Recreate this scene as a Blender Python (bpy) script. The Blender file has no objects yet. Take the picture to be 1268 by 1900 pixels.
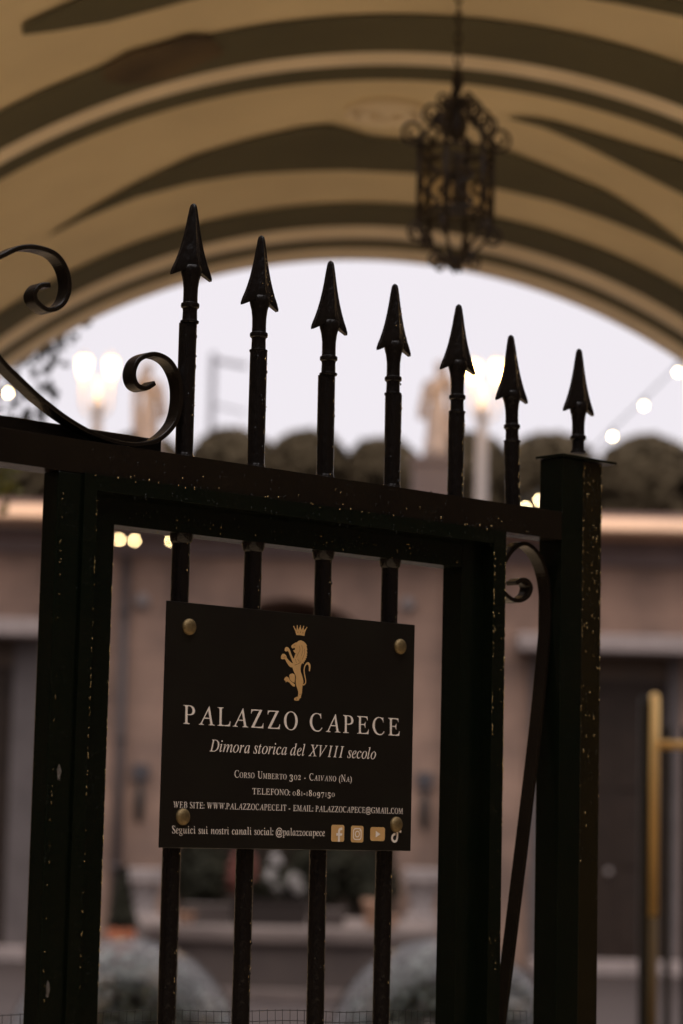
import bpy, bmesh, math, random
from mathutils import Vector, Matrix
from mathutils.geometry import tessellate_polygon
R = math.radians
random.seed(11)
C = bpy.context.scene.collection

# ---------------------------------------------------------------- camera
CAMZ = 1.55
PITCH, ROLL = R(7.167), R(1.318)
FPX = 4600.0                                   # focal length in photo pixels (1268 x 1900)
_f = Vector((0, math.cos(PITCH), math.sin(PITCH)))
_u0 = Vector((0, -math.sin(PITCH), math.cos(PITCH)))
_r0 = Vector((1, 0, 0))
_r = _r0 * math.cos(ROLL) + _u0 * math.sin(ROLL)
_u = -_r0 * math.sin(ROLL) + _u0 * math.cos(ROLL)
cam = bpy.data.cameras.new('camera')
cam.sensor_fit = 'VERTICAL'; cam.sensor_height = 36.0; cam.sensor_width = 24.0
cam.lens = FPX / 1900 * 36.0
cam.clip_start = 0.05; cam.clip_end = 2000
cam.dof.use_dof = True; cam.dof.focus_distance = 3.12; cam.dof.aperture_fstop = 4.2
camo = bpy.data.objects.new('camera', cam); C.objects.link(camo)
camo.matrix_world = Matrix(((_r.x, _u.x, -_f.x, 0), (_r.y, _u.y, -_f.y, 0), (_r.z, _u.z, -_f.z, CAMZ), (0, 0, 0, 1)))
S = bpy.context.scene
S.camera = camo

# ---------------------------------------------------------------- world: pale lavender dusk sky
SUN_EL, SUN_ROT = R(64), R(200)
w = bpy.data.worlds.new('World'); S.world = w; w.use_nodes = True
nt = w.node_tree; nt.nodes.clear()
out = nt.nodes.new('ShaderNodeOutputWorld'); bg = nt.nodes.new('ShaderNodeBackground')
sky = nt.nodes.new('ShaderNodeTexSky'); sky.sky_type = 'NISHITA'; sky.sun_disc = False
sky.sun_elevation = SUN_EL; sky.sun_rotation = SUN_ROT
tc = nt.nodes.new('ShaderNodeTexCoord'); sep = nt.nodes.new('ShaderNodeSeparateXYZ')
ramp = nt.nodes.new('ShaderNodeValToRGB')      # overcast dusk: brighter overhead than at the horizon
ramp.color_ramp.elements[0].position = 0.0; ramp.color_ramp.elements[0].color = (9.0, 8.5, 9.0, 1)
ramp.color_ramp.elements[1].position = 0.8; ramp.color_ramp.elements[1].color = (24, 22.4, 22.6, 1)
e = ramp.color_ramp.elements.new(0.26); e.color = (9.3, 8.7, 9.2, 1)
mix = nt.nodes.new('ShaderNodeMix'); mix.data_type = 'RGBA'; mix.inputs[0].default_value = 0.94
nt.links.new(tc.outputs['Generated'], sep.inputs[0]); nt.links.new(sep.outputs['Z'], ramp.inputs[0])
nt.links.new(sky.outputs[0], mix.inputs[6]); nt.links.new(ramp.outputs[0], mix.inputs[7])
nt.links.new(mix.outputs[2], bg.inputs[0]); bg.inputs[1].default_value = 0.1
nt.links.new(bg.outputs[0], out.inputs[0])
# one soft, weak sun behind thin cloud
sl = bpy.data.lights.new('sun', 'SUN'); sl.energy = 0.5; sl.angle = R(25); sl.color = (1.0, 0.9, 0.8)
so = bpy.data.objects.new('sun', sl); C.objects.link(so)
sd = Vector((math.sin(SUN_ROT) * math.cos(SUN_EL), math.cos(SUN_ROT) * math.cos(SUN_EL), math.sin(SUN_EL)))
so.rotation_euler = sd.to_track_quat('Z', 'Y').to_euler()
S.view_settings.view_transform = 'Standard'; S.view_settings.look = 'None'
S.view_settings.exposure = 0.0; S.view_settings.gamma = 1.0
S.cycles.use_denoising = True
S.cycles.max_bounces = 8; S.cycles.sample_clamp_indirect = 6.0

# ---------------------------------------------------------------- helpers
def at(px, py, Y):
    """world point at depth Y seen in the photo at (px, py)"""
    d = _r * ((px - 634) / FPX) - _u * ((py - 950) / FPX) + _f
    p = d * (Y / d.y)
    return Vector((p.x, p.y, p.z + CAMZ))

def tag(o, label=None, cat=None, group=None, kind=None):
    if label: o['label'] = label
    if cat: o['category'] = cat
    if group: o['group'] = group
    if kind: o['kind'] = kind
    return o

def thing(name, label, cat, loc=(0, 0, 0), rz=0.0, group=None):
    o = bpy.data.objects.new(name, None); C.objects.link(o)
    o.location = loc; o.rotation_euler = (0, 0, rz); o.empty_display_size = 0.1
    return tag(o, label, cat, group)

def obj(name, bm, mat, parent=None, smooth=False, bevel=0.0, seg=2, label=None):
    bmesh.ops.recalc_face_normals(bm, faces=bm.faces)
    me = bpy.data.meshes.new(name); bm.to_mesh(me); bm.free()
    return link(name, me, mat, parent, smooth, bevel, seg, label)

def link(name, me, mat, parent=None, smooth=False, bevel=0.0, seg=2, label=None):
    if smooth:
        for p in me.polygons: p.use_smooth = True
        if smooth != True: me.set_sharp_from_angle(angle=R(smooth))
    me.materials.clear(); me.materials.append(mat)
    o = bpy.data.objects.new(name, me); C.objects.link(o)
    if parent: o.parent = parent
    if bevel:
        m = o.modifiers.new('bevel', 'BEVEL'); m.width = bevel; m.segments = seg; m.limit_method = 'ANGLE'
    if label: o['label'] = label
    return o

def box(bm, x0, x1, y0, y1, z0, z1):
    v = [bm.verts.new((x, y, z)) for z in (z0, z1) for y in (y0, y1) for x in (x0, x1)]
    for f in ((0, 2, 3, 1), (4, 5, 7, 6), (0, 1, 5, 4), (2, 6, 7, 3), (0, 4, 6, 2), (1, 3, 7, 5)):
        bm.faces.new([v[i] for i in f])

def boxm(*a):
    bm = bmesh.new(); box(bm, *a); return bm

def lathe(bm, prof, seg=20, c=(0, 0, 0), wob=None):
    """prof: list of (radius, z) from bottom to top"""
    rings = []
    for k, (r, z) in enumerate(prof):
        rings.append([bm.verts.new((c[0] + math.cos(2 * math.pi * i / seg) * (r if not wob else r * wob(i / seg, k / len(prof))),
                                    c[1] + math.sin(2 * math.pi * i / seg) * (r if not wob else r * wob(i / seg, k / len(prof))), c[2] + z)) for i in range(seg)])
    for a, b in zip(rings, rings[1:]):
        for i in range(seg):
            bm.faces.new((a[i], a[(i + 1) % seg], b[(i + 1) % seg], b[i]))
    bm.faces.new(rings[0][::-1]); bm.faces.new(rings[-1])
    return bm

def catmull(pts, n=6, closed=False):
    P = [Vector(p) for p in pts]; o = []
    N = len(P)
    for i in range(N if closed else N - 1):
        if closed: a, b, c, d = P[(i - 1) % N], P[i], P[(i + 1) % N], P[(i + 2) % N]
        else: a, b, c, d = P[max(i - 1, 0)], P[i], P[i + 1], P[min(i + 2, N - 1)]
        for k in range(n):
            t = k / n
            o.append(0.5 * ((2 * b) + (c - a) * t + (2 * a - 5 * b + 4 * c - d) * t * t + (3 * b - a - 3 * c + d) * t ** 3))
    if not closed: o.append(P[-1].copy())
    return o

def tube(bm, pts, rad, seg=8, cap=True):
    P = [Vector(p) for p in pts]
    rr = rad if isinstance(rad, (list, tuple)) else [rad] * len(P)
    rings = []; prev = None
    for i, p in enumerate(P):
        t = (P[min(i + 1, len(P) - 1)] - P[max(i - 1, 0)]).normalized()
        if prev is None:
            n = t.cross(Vector((0, 0, 1)))
            if n.length < 1e-3: n = t.cross(Vector((1, 0, 0)))
        else: n = prev - t * prev.dot(t)
        n.normalize(); prev = n; b = t.cross(n)
        rings.append([bm.verts.new(p + (n * math.cos(2 * math.pi * k / seg) + b * math.sin(2 * math.pi * k / seg)) * rr[i]) for k in range(seg)])
    for a, b in zip(rings, rings[1:]):
        for k in range(seg): bm.faces.new((a[k], a[(k + 1) % seg], b[(k + 1) % seg], b[k]))
    if cap: bm.faces.new(rings[0][::-1]); bm.faces.new(rings[-1])
    return bm

def flat_sweep(bm, pts, th, d0, d1, taper=None):
    """flat bar bent in the local x-z plane; pts (x, z); th thickness, d0..d1 its width along local y"""
    P = [Vector((p[0], p[1])) for p in pts]; rings = []
    for i, p in enumerate(P):
        t = (P[min(i + 1, len(P) - 1)] - P[max(i - 1, 0)]).normalized()
        n = Vector((-t.y, t.x)); h = th / 2 * (taper(i / (len(P) - 1)) if taper else 1)
        a, b = p + n * h, p - n * h
        rings.append([bm.verts.new((q.x, d, q.y)) for q, d in ((a, d0), (a, d1), (b, d1), (b, d0))])
    for a, b in zip(rings, rings[1:]):
        for k in range(4): bm.faces.new((a[k], a[(k + 1) % 4], b[(k + 1) % 4], b[k]))
    bm.faces.new(rings[0][::-1]); bm.faces.new(rings[-1])
    return bm

def poly_plate(bm, pts, d, inv=lambda x, y, d: (x, d, y)):
    """filled outline, flat"""
    tri = tessellate_polygon([[Vector((x, y, 0)) for x, y in pts]])
    v = [bm.verts.new(inv(x, y, d)) for x, y in pts]
    for t in tri:
        try: bm.faces.new([v[i] for i in t])
        except ValueError: pass
    return bm

def ico(bm, c, r, sub=2, s=(1, 1, 1), jit=0.0, rnd=random):
    g = bmesh.ops.create_icosphere(bm, subdivisions=sub, radius=1.0)
    for v in g['verts']:
        k = 1 + rnd.uniform(-jit, jit)
        v.co = Vector((c[0] + v.co.x * r * s[0] * k, c[1] + v.co.y * r * s[1] * k, c[2] + v.co.z * r * s[2] * k))

def leaf(bm, p, n, size, rnd, long=1.5):
    n = n.normalized(); a = n.cross(Vector((rnd.uniform(-1, 1), rnd.uniform(-1, 1), rnd.uniform(-1, 1))))
    if a.length < 1e-3: a = Vector((1, 0, 0))
    a.normalize(); b = n.cross(a)
    w_, l_ = size * 0.5, size * 0.5 * long
    bend = n * size * 0.15
    vs = [bm.verts.new(p - a * l_), bm.verts.new(p + b * w_ + bend), bm.verts.new(p + a * l_), bm.verts.new(p - b * w_ + bend)]
    bm.faces.new(vs)

def leaf_blob(bm, c, rx, ry, rz, count, size, rnd, shell=0.55, gap=None):
    for _ in range(count):
        while True:
            v = Vector((rnd.gauss(0, 1), rnd.gauss(0, 1), rnd.gauss(0, 1)))
            if v.length > 0.1: break
        v.normalize(); k = shell + (1 - shell) * rnd.random() ** 0.6
        p = Vector((c[0] + v.x * rx * k, c[1] + v.y * ry * k, c[2] + v.z * rz * k))
        if gap and gap(p): continue
        leaf(bm, p, v + Vector((rnd.uniform(-.7, .7), rnd.uniform(-.7, .7), rnd.uniform(-.3, .8))), size * rnd.uniform(.6, 1.3), rnd)

# ---------------------------------------------------------------- materials
def M(name, col, rough=0.6, metal=0.0, spec=0.5, noise=0.0, nscale=8.0, bump=0.0, bscale=40.0, col2=None, coat=0.0, emit=None, estr=0.0, detail=5.0, ramp=(0.3, 0.7), bdist=0.01):
    m = bpy.data.materials.new(name); m.use_nodes = True
    t = m.node_tree; b = t.nodes['Principled BSDF']
    b.inputs['Base Color'].default_value = (*col, 1); b.inputs['Roughness'].default_value = rough
    b.inputs['Metallic'].default_value = metal; b.inputs['Specular IOR Level'].default_value = spec
    b.inputs['Coat Weight'].default_value = coat
    tcn = t.nodes.new('ShaderNodeTexCoord')
    if col2 is not None:
        n = t.nodes.new('ShaderNodeTexNoise'); n.inputs['Scale'].default_value = nscale; n.inputs['Detail'].default_value = detail
        rp = t.nodes.new('ShaderNodeValToRGB'); rp.color_ramp.elements[0].position, rp.color_ramp.elements[1].position = ramp
        rp.color_ramp.elements[0].color = (*col, 1); rp.color_ramp.elements[1].color = (*col2, 1)
        t.links.new(tcn.outputs['Object'], n.inputs['Vector']); t.links.new(n.outputs[0], rp.inputs[0]); t.links.new(rp.outputs[0], b.inputs['Base Color'])
    if bump:
        n = t.nodes.new('ShaderNodeTexNoise'); n.inputs['Scale'].default_value = bscale; n.inputs['Detail'].default_value = 4
        bp = t.nodes.new('ShaderNodeBump'); bp.inputs['Strength'].default_value = bump; bp.inputs['Distance'].default_value = bdist
        t.links.new(tcn.outputs['Object'], n.inputs['Vector']); t.links.new(n.outputs[0], bp.inputs['Height']); t.links.new(bp.outputs[0], b.inputs['Normal'])
    if emit:
        b.inputs['Emission Color'].default_value = (*emit, 1); b.inputs['Emission Strength'].default_value = estr
    return m

def paint_material(name, c1, c2, grain=.5, fine=85):
    """thick dark green-black gloss paint with runs and specks"""
    m = bpy.data.materials.new(name); m.use_nodes = True
    t = m.node_tree; b = t.nodes['Principled BSDF']
    tcn = t.nodes.new('ShaderNodeTexCoord')
    n1 = t.nodes.new('ShaderNodeTexNoise'); n1.inputs['Scale'].default_value = 9; n1.inputs['Detail'].default_value = 6
    rp = t.nodes.new('ShaderNodeValToRGB')
    rp.color_ramp.elements[0].position = .35; rp.color_ramp.elements[0].color = (*c1, 1)
    rp.color_ramp.elements[1].position = .7; rp.color_ramp.elements[1].color = (*c2, 1)
    mp = t.nodes.new('ShaderNodeMapping'); mp.inputs['Scale'].default_value = (1, 1, .6)     # runs are drawn out downwards
    n2 = t.nodes.new('ShaderNodeTexNoise'); n2.inputs['Scale'].default_value = fine; n2.inputs['Detail'].default_value = 2
    n3 = t.nodes.new('ShaderNodeTexVoronoi'); n3.inputs['Scale'].default_value = 210; n3.feature = 'SMOOTH_F1'
    n4 = t.nodes.new('ShaderNodeTexNoise'); n4.inputs['Scale'].default_value = 26
    sp = t.nodes.new('ShaderNodeMath'); sp.operation = 'LESS_THAN'; sp.inputs[1].default_value = .16
    gate = t.nodes.new('ShaderNodeMath'); gate.operation = 'GREATER_THAN'; gate.inputs[1].default_value = .56
    mu = t.nodes.new('ShaderNodeMath'); mu.operation = 'MULTIPLY'
    mu2 = t.nodes.new('ShaderNodeMath'); mu2.operation = 'MULTIPLY_ADD'; mu2.inputs[1].default_value = 0.9
    bp = t.nodes.new('ShaderNodeBump'); bp.inputs['Strength'].default_value = grain; bp.inputs['Distance'].default_value = .0012
    L = t.links.new
    L(tcn.outputs['Object'], n1.inputs['Vector']); L(n1.outputs[0], rp.inputs[0]); L(rp.outputs[0], b.inputs['Base Color'])
    L(tcn.outputs['Object'], mp.inputs['Vector']); L(mp.outputs[0], n2.inputs['Vector'])
    L(tcn.outputs['Object'], n3.inputs['Vector']); L(tcn.outputs['Object'], n4.inputs['Vector'])
    L(n3.outputs['Distance'], sp.inputs[0]); L(n4.outputs[0], gate.inputs[0]); L(sp.outputs[0], mu.inputs[0]); L(gate.outputs[0], mu.inputs[1])
    L(mu.outputs[0], mu2.inputs[0]); L(n2.outputs[0], mu2.inputs[2]); L(mu2.outputs[0], bp.inputs['Height']); L(bp.outputs[0], b.inputs['Normal'])
    b.inputs['Roughness'].default_value = .24; b.inputs['Specular IOR Level'].default_value = .35
    return m

PAINT = paint_material('green_black_paint', (.0022, .0046, .0022), (.0042, .0054, .0026))
PAINTB = paint_material('brown_black_paint', (.0085, .0058, .0038), (.013, .009, .0055), .6)
PAINTC = paint_material('cast_iron_paint', (.0060, .0045, .0042), (.010, .0075, .006), 1.0, 190)
PAINTY = paint_material('yellow_sheen_paint', (.011, .0085, .0035), (.017, .012, .0045), .8)  # yellow lamp reflection on the post put into the paint colour
BARE = M('worn_primer', (.15, .135, .125), .6, bump=.4, bscale=300, col2=(.05, .04, .03), nscale=150)
GLINT = M('glint_metal', (.80, .60, .30), .22, metal=1.0)  # bright colour for the glints set onto the gloss paint
SIGN = M('sign_enamel', (.0075, .0055, .0045), .32, col2=(.010, .0085, .006), nscale=14)
WHITE_INK = M('white_lettering', (.84, .76, .69), .6)
GOLD_INK = M('gold_print', (.56, .33, .125), .5, col2=(.64, .40, .17), nscale=60)
GOLD_SHADE = M('gold_print_shade', (.20, .105, .04), .5)
BRONZE = M('bronze_bolt', (.28, .20, .09), .5, metal=.6, bump=.5, bscale=250, bdist=.002, col2=(.12, .085, .04), nscale=120)
CREAM = M('cream_vault_paint', (.78, .655, .42), .75, col2=(.64, .535, .34), nscale=1.6, bump=.15, bscale=25, detail=7)
OLIVE = M('olive_panel_paint', (.105, .094, .048), .8, col2=(.080, .072, .037), nscale=2.2, bump=.15, bscale=25, detail=7)
RIBC = M('moulding_paint', (.88, .76, .58), .7, col2=(.78, .67, .50), nscale=4, bump=.15, bscale=30)
SOOT = M('sooty_stain', (.055, .036, .017), .85, col2=(.12, .082, .038), nscale=2.6, detail=8, ramp=(.42, .62))
PLASTER = M('pink_plaster', (.30, .185, .138), .9, col2=(.225, .142, .108), nscale=1.3, bump=.3, bscale=18, detail=8)
PLASTER2 = M('outer_plaster', (.24, .18, .14), .9, col2=(.19, .14, .11), nscale=1.0, bump=.3, bscale=15)
def old_plaster():
    m = M('weathered_plaster', (.3, .185, .14), .92, bump=.3, bscale=18); t = m.node_tree; b = t.nodes['Principled BSDF']
    tcn = t.nodes.new('ShaderNodeTexCoord'); mp = t.nodes.new('ShaderNodeMapping'); mp.inputs['Rotation'].default_value = (R(90), 0, 0)
    br_ = t.nodes.new('ShaderNodeTexBrick'); br_.inputs['Scale'].default_value = 1.0; br_.inputs['Brick Width'].default_value = .95; br_.inputs['Row Height'].default_value = .48; br_.inputs['Mortar Size'].default_value = .018
    br_.inputs['Color1'].default_value = (.34, .215, .155, 1); br_.inputs['Color2'].default_value = (.235, .15, .115, 1); br_.inputs['Mortar'].default_value = (.17, .11, .085, 1)
    n = t.nodes.new('ShaderNodeTexNoise'); n.inputs['Scale'].default_value = 1.4; n.inputs['Detail'].default_value = 8
    rp = t.nodes.new('ShaderNodeValToRGB'); rp.color_ramp.elements[0].position = .36; rp.color_ramp.elements[0].color = (.17, .115, .09, 1); rp.color_ramp.elements[1].position = .66; rp.color_ramp.elements[1].color = (.42, .27, .195, 1)
    mx = t.nodes.new('ShaderNodeMix'); mx.data_type = 'RGBA'; mx.inputs[0].default_value = .68
    t.links.new(tcn.outputs['Object'], mp.inputs[0]); t.links.new(mp.outputs[0], br_.inputs['Vector']); t.links.new(tcn.outputs['Object'], n.inputs['Vector']); t.links.new(n.outputs[0], rp.inputs[0])
    t.links.new(br_.outputs['Color'], mx.inputs[6]); t.links.new(rp.outputs[0], mx.inputs[7]); t.links.new(mx.outputs[2], b.inputs['Base Color'])
    return m
CORNICE = M('cornice_stone', (.58, .37, .235), .8, col2=(.47, .295, .185), nscale=3, bump=.3, bscale=20)
GREYBROWN = M('grey_brown_band', (.21, .155, .142), .85, col2=(.17, .125, .115), nscale=3)
PALE = M('pale_stone', (.33, .27, .25), .8, col2=(.25, .205, .19), nscale=5, bump=.3, bscale=30)
JAMB = M('grey_stone', (.115, .095, .090), .85, col2=(.09, .074, .070), nscale=4)
DOORW = M('dark_wood', (.022, .014, .010), .6, spec=.2, col2=(.032, .02, .014), nscale=6)
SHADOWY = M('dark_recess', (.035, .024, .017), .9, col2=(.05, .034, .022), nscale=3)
IRONDK = M('dark_iron', (.011, .010, .009), .5, metal=.0, bump=.2, bscale=120, bdist=.003)
LANT = M('rusty_iron', (.016, .010, .006), .55, col2=(.035, .02, .010), nscale=30, bump=.3, bscale=150, bdist=.003)
BRASS = M('brass', (.78, .50, .17), .45, metal=.35)
MARBLE = M('white_marble', (.33, .28, .26), .6, col2=(.21, .175, .165), nscale=7, bump=.2, bscale=30)
STATUE = M('statue_stone', (.36, .30, .27), .8, col2=(.24, .2, .185), nscale=5, bump=.3, bscale=30)
TERRA = M('terracotta', (.34, .095, .035), .8, col2=(.26, .075, .03), nscale=9)
PEACH = M('peach_pot', (.42, .25, .16), .8, col2=(.34, .2, .13), nscale=9)
BASIN = M('basin_stone', (.075, .055, .046), .85, col2=(.052, .038, .033), nscale=3, bump=.3, bscale=20)
RIM = M('rim_stone', (.15, .115, .10), .8, col2=(.11, .083, .073), nscale=4, bump=.2, bscale=25)
GROUND = M('courtyard_paving', (.052, .040, .037), .85, spec=.15, col2=(.041, .032, .030), nscale=.8, bump=.2, bscale=9, detail=8)
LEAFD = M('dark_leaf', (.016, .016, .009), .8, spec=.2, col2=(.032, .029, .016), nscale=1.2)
LEAFT = M('tree_leaf', (.078, .058, .032), .85, spec=.15, col2=(.108, .080, .046), nscale=.8)
LEAFY = M('yellow_green_leaf', (.16, .17, .03), .6)
LEAFS = M('silver_leaf', (.028, .032, .018), .6, col2=(.17, .18, .16), nscale=5, ramp=(.42, .6))
LEAFR = M('red_leaf', (.13, .028, .016), .7)
WHITEF = M('white_petal', (.40, .37, .35), .7)
BARK = M('bark', (.05, .035, .025), .9, bump=.5, bscale=30)
POLE = M('pale_pole_paint', (.40, .35, .32), .6)
WIRE = M('black_cable', (.02, .02, .02), .6)
GREYM = M('grey_steel', (.30, .29, .31), .5)
BULB = M('lit_bulb', (.9, .8, .6), .4, emit=(1.0, .74, .36), estr=40)
BULB2 = M('lit_bulb_white', (.9, .8, .6), .4, emit=(1.0, .78, .42), estr=34)
LAMPG = M('lit_lamp_glass', (.9, .8, .6), .4, emit=(1.0, .70, .30), estr=4.2)

def glassy():
    m = bpy.data.materials.new('clear_plastic'); m.use_nodes = True
    t = m.node_tree; t.nodes.clear()
    o = t.nodes.new('ShaderNodeOutputMaterial'); mx = t.nodes.new('ShaderNodeMixShader')
    tr = t.nodes.new('ShaderNodeBsdfTransparent'); tr.inputs[0].default_value = (.84, .87, .86, 1)
    gl = t.nodes.new('ShaderNodeBsdfGlossy'); gl.inputs['Roughness'].default_value = .22; gl.inputs[0].default_value = (.34, .33, .33, 1)
    lw = t.nodes.new('ShaderNodeLayerWeight'); lw.inputs[0].default_value = .13
    t.links.new(lw.outputs['Facing'], mx.inputs[0]); t.links.new(tr.outputs[0], mx.inputs[1]); t.links.new(gl.outputs[0], mx.inputs[2]); t.links.new(mx.outputs[0], o.inputs[0])
    return m
PLASTIC = glassy()
def lantern_glass():
    m = bpy.data.materials.new('smoked_glass'); m.use_nodes = True
    t = m.node_tree; t.nodes.clear()
    o = t.nodes.new('ShaderNodeOutputMaterial'); mx = t.nodes.new('ShaderNodeMixShader'); mx.inputs[0].default_value = .06
    tr = t.nodes.new('ShaderNodeBsdfTransparent'); tr.inputs[0].default_value = (.95, .90, .80, 1)
    gl = t.nodes.new('ShaderNodeBsdfGlossy'); gl.inputs['Roughness'].default_value = .1
    t.links.new(tr.outputs[0], mx.inputs[1]); t.links.new(gl.outputs[0], mx.inputs[2]); t.links.new(mx.outputs[0], o.inputs[0])
    return m
SMOKED = lantern_glass()

# ---------------------------------------------------------------- ground
bm = bmesh.new()
g = [bm.verts.new(p) for p in ((-600, -60, 0), (600, -60, 0), (600, 900, 0), (-600, 900, 0))]; bm.faces.new(g)
tag(obj('ground', bm, GROUND), kind='structure')
bm = bmesh.new()  # unseen pale floor, added to bounce light up into the vault
bm.faces.new([bm.verts.new(p) for p in ((-9, -1.2, .006), (9, -1.2, .006), (9, 9.6, .006), (-9, 9.6, .006))])
tag(obj('bounce_floor', bm, M('pale_bounce_floor', (.80, .62, .40), .6, col2=(.72, .56, .36), nscale=3, bump=.2, bscale=14)), kind='structure')

# ---------------------------------------------------------------- vaulted passage
VR, VZ, YF, YN = 2.275, 1.49, 9.5, 5.5
def vxc(Y): return .07 + .034 * (YF - Y)
def vpt(th, Y, r=VR): return Vector((vxc(Y) + r * math.cos(th), Y, VZ + r * math.sin(th)))
def vhit(px, py, r=VR):
    a, b = .5, 60.0
    for _ in range(60):
        m = (a + b) / 2; p = at(px, py, m)
        if (p.x - vxc(m)) ** 2 + (p.z - VZ) ** 2 < r * r: a = m
        else: b = m
    p = at(px, py, a)
    return math.atan2(p.z - VZ, p.x - vxc(a)), a
passage = thing('vaulted_passage', 'vaulted cream and olive passage whose round arch frames the pale sky', 'archway', (0, YF, 0))
def wl(bm):                        # world-space mesh under the passage's origin
    bmesh.ops.translate(bm, verts=bm.verts, vec=(0, -YF, 0)); return bm
def ring_grid(bm, Y0, Y1, r, nth=96, ny=1, t0=0.0, t1=math.pi):
    g = [[bm.verts.new(vpt(t0 + (t1 - t0) * i / nth, Y0 + (Y1 - Y0) * j / ny, r)) for i in range(nth + 1)] for j in range(ny + 1)]
    for j in range(ny):
        for i in range(nth): bm.faces.new((g[j][i], g[j][i + 1], g[j + 1][i + 1], g[j + 1][i]))
bm = bmesh.new(); ring_grid(bm, YN, YF, VR, 120, 16)
obj('vault', wl(bm), CREAM, passage, smooth=True)
for s in (-1, 1):
    bm = bmesh.new(); v = [bm.verts.new((vxc(Y) + s * VR, Y, z)) for Y, z in ((YN, 0), (YF, 0), (YF, VZ), (YN, VZ))]; bm.faces.new(v)
    obj('side_wall', wl(bm), CREAM, passage)
bm = bmesh.new()                   # outer block: two end faces with the arch cut out, top, flanks
HT = 7.5
for Y in (YN, YF):
    arc = [vpt(math.pi * i / 64, Y) for i in range(65)]
    arc = [Vector((vxc(Y) + VR, Y, 0))] + arc + [Vector((vxc(Y) - VR, Y, 0))]
    top = []
    for p in arc:
        d = Vector((p.x - vxc(Y), 0, p.z - VZ))
        if p.z == 0: q = Vector((8 if d.x > 0 else -8, Y, 0))
        else:
            k = min(8 / abs(d.x) if abs(d.x) > 1e-6 else 1e9, (HT - VZ) / d.z if d.z > 1e-6 else 1e9)
            q = Vector((vxc(Y) + d.x * k, Y, VZ + d.z * k)); q.x = max(-8, min(8, q.x))
        top.append(q)
    va = [bm.verts.new(p) for p in arc]; vb = [bm.verts.new(p) for p in top]
    for i in range(len(va) - 1):
        bm.faces.new((va[i], va[i + 1], vb[i + 1], vb[i]))
v = [bm.verts.new(p) for p in ((-8, YN, HT), (8, YN, HT), (8, YF, HT), (-8, YF, HT))]; bm.faces.new(v)
for s in (-8, 8):
    v = [bm.verts.new(p) for p in ((s, YN, 0), (s, YF, 0), (s, YF, HT), (s, YN, HT))]; bm.faces.new(v)
obj('outer_wall', wl(bm), PLASTER2, passage)

def crownY(py, px=690): return vhit(px, py)[1]
def band(name, pya, pyb, mat, r=VR - .006):
    bm = bmesh.new(); ring_grid(bm, crownY(pya), crownY(pyb), r, 120, 1)
    return obj(name, wl(bm), mat, passage, smooth=True)
def moulding(pya, pyb, mat, h=.016):
    Ya, Yb = crownY(pya), crownY(pyb); bm = bmesh.new(); n = 7; rings = []
    for k in range(n + 1):
        a = math.pi * k / n
        rings.append([bm.verts.new(vpt(math.pi * i / 120, Ya + (Yb - Ya) * k / n, VR - .004 - h * math.sin(a))) for i in range(121)])
    for a, b in zip(rings, rings[1:]):
        for i in range(120): bm.faces.new((a[i], a[i + 1], b[i + 1], b[i]))
    return obj('moulding', wl(bm), mat, passage, smooth=True)
band('olive_band', 24, 93, OLIVE); band('olive_band', 117, 145, OLIVE)  # narrow ones give the darker tone beside each moulding
band('olive_band', 374, 417, OLIVE); band('olive_band', 441, 456, OLIVE)
moulding(94, 117, RIBC); moulding(418, 441, RIBC); moulding(460, 482, RIBC, .012)

def interp(pts, x):
    for (x0, y0), (x1, y1) in zip(pts, pts[1:]):
        if x0 <= x <= x1: return y0 + (y1 - y0) * (x - x0) / max(x1 - x0, 1e-6)
    return pts[0][1] if x < pts[0][0] else pts[-1][1]
def patch(name, up, lo, mat, r=VR - .008, n=48, rows=5):
    bm = bmesh.new(); g = []
    x0, x1 = max(up[0][0], lo[0][0]), min(up[-1][0], lo[-1][0])
    for i in range(n + 1):
        x = x0 + (x1 - x0) * i / n
        ya, yb = interp(up, x), interp(lo, x)
        g.append([bm.verts.new(vpt(*vhit(x, ya + (yb - ya) * j / rows), r)) for j in range(rows + 1)])
    for a, b in zip(g, g[1:]):
        for j in range(rows): bm.faces.new((a[j], a[j + 1], b[j + 1], b[j]))
    return obj(name, wl(bm), mat, passage, smooth=True)
# the olive fields between the cream diagonal ribs
patch('painted_panel',
      [(78, 440), (128, 408), (177, 378), (252, 336), (353, 288), (454, 257), (555, 233), (600, 227), (621, 227), (650, 237), (694, 250), (764, 256), (860, 262), (931, 272), (981, 291), (1057, 322), (1133, 354), (1208, 402), (1268, 448), (1300, 474)],
      [(78, 440), (151, 404), (252, 363), (353, 336), (454, 320), (555, 314), (640, 312), (764, 318), (860, 333), (931, 348), (1032, 371), (1133, 406), (1200, 434), (1268, 466), (1300, 484)], OLIVE)
patch('painted_panel', [(940, 214), (985, 214), (1032, 222), (1133, 252), (1268, 293), (1340, 324)], [(940, 214), (1007, 232), (1082, 264), (1183, 314), (1268, 357), (1340, 396)], OLIVE)
patch('painted_panel', [(40, 40), (100, 12), (160, -14), (420, -60)], [(40, 60), (100, 53), (200, 36), (320, 4), (420, -24)], OLIVE)
patch('painted_panel', [(1090, -30), (1180, -20), (1340, 10)], [(1090, -8), (1160, 4), (1268, 26), (1340, 46)], OLIVE)
patch('soot_stain', [(190, 118), (235, 92), (300, 74), (350, 58), (390, 60), (412, 84)], [(190, 142), (235, 150), (300, 142), (350, 124), (390, 104), (412, 96)], SOOT, r=VR - .012)
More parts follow.
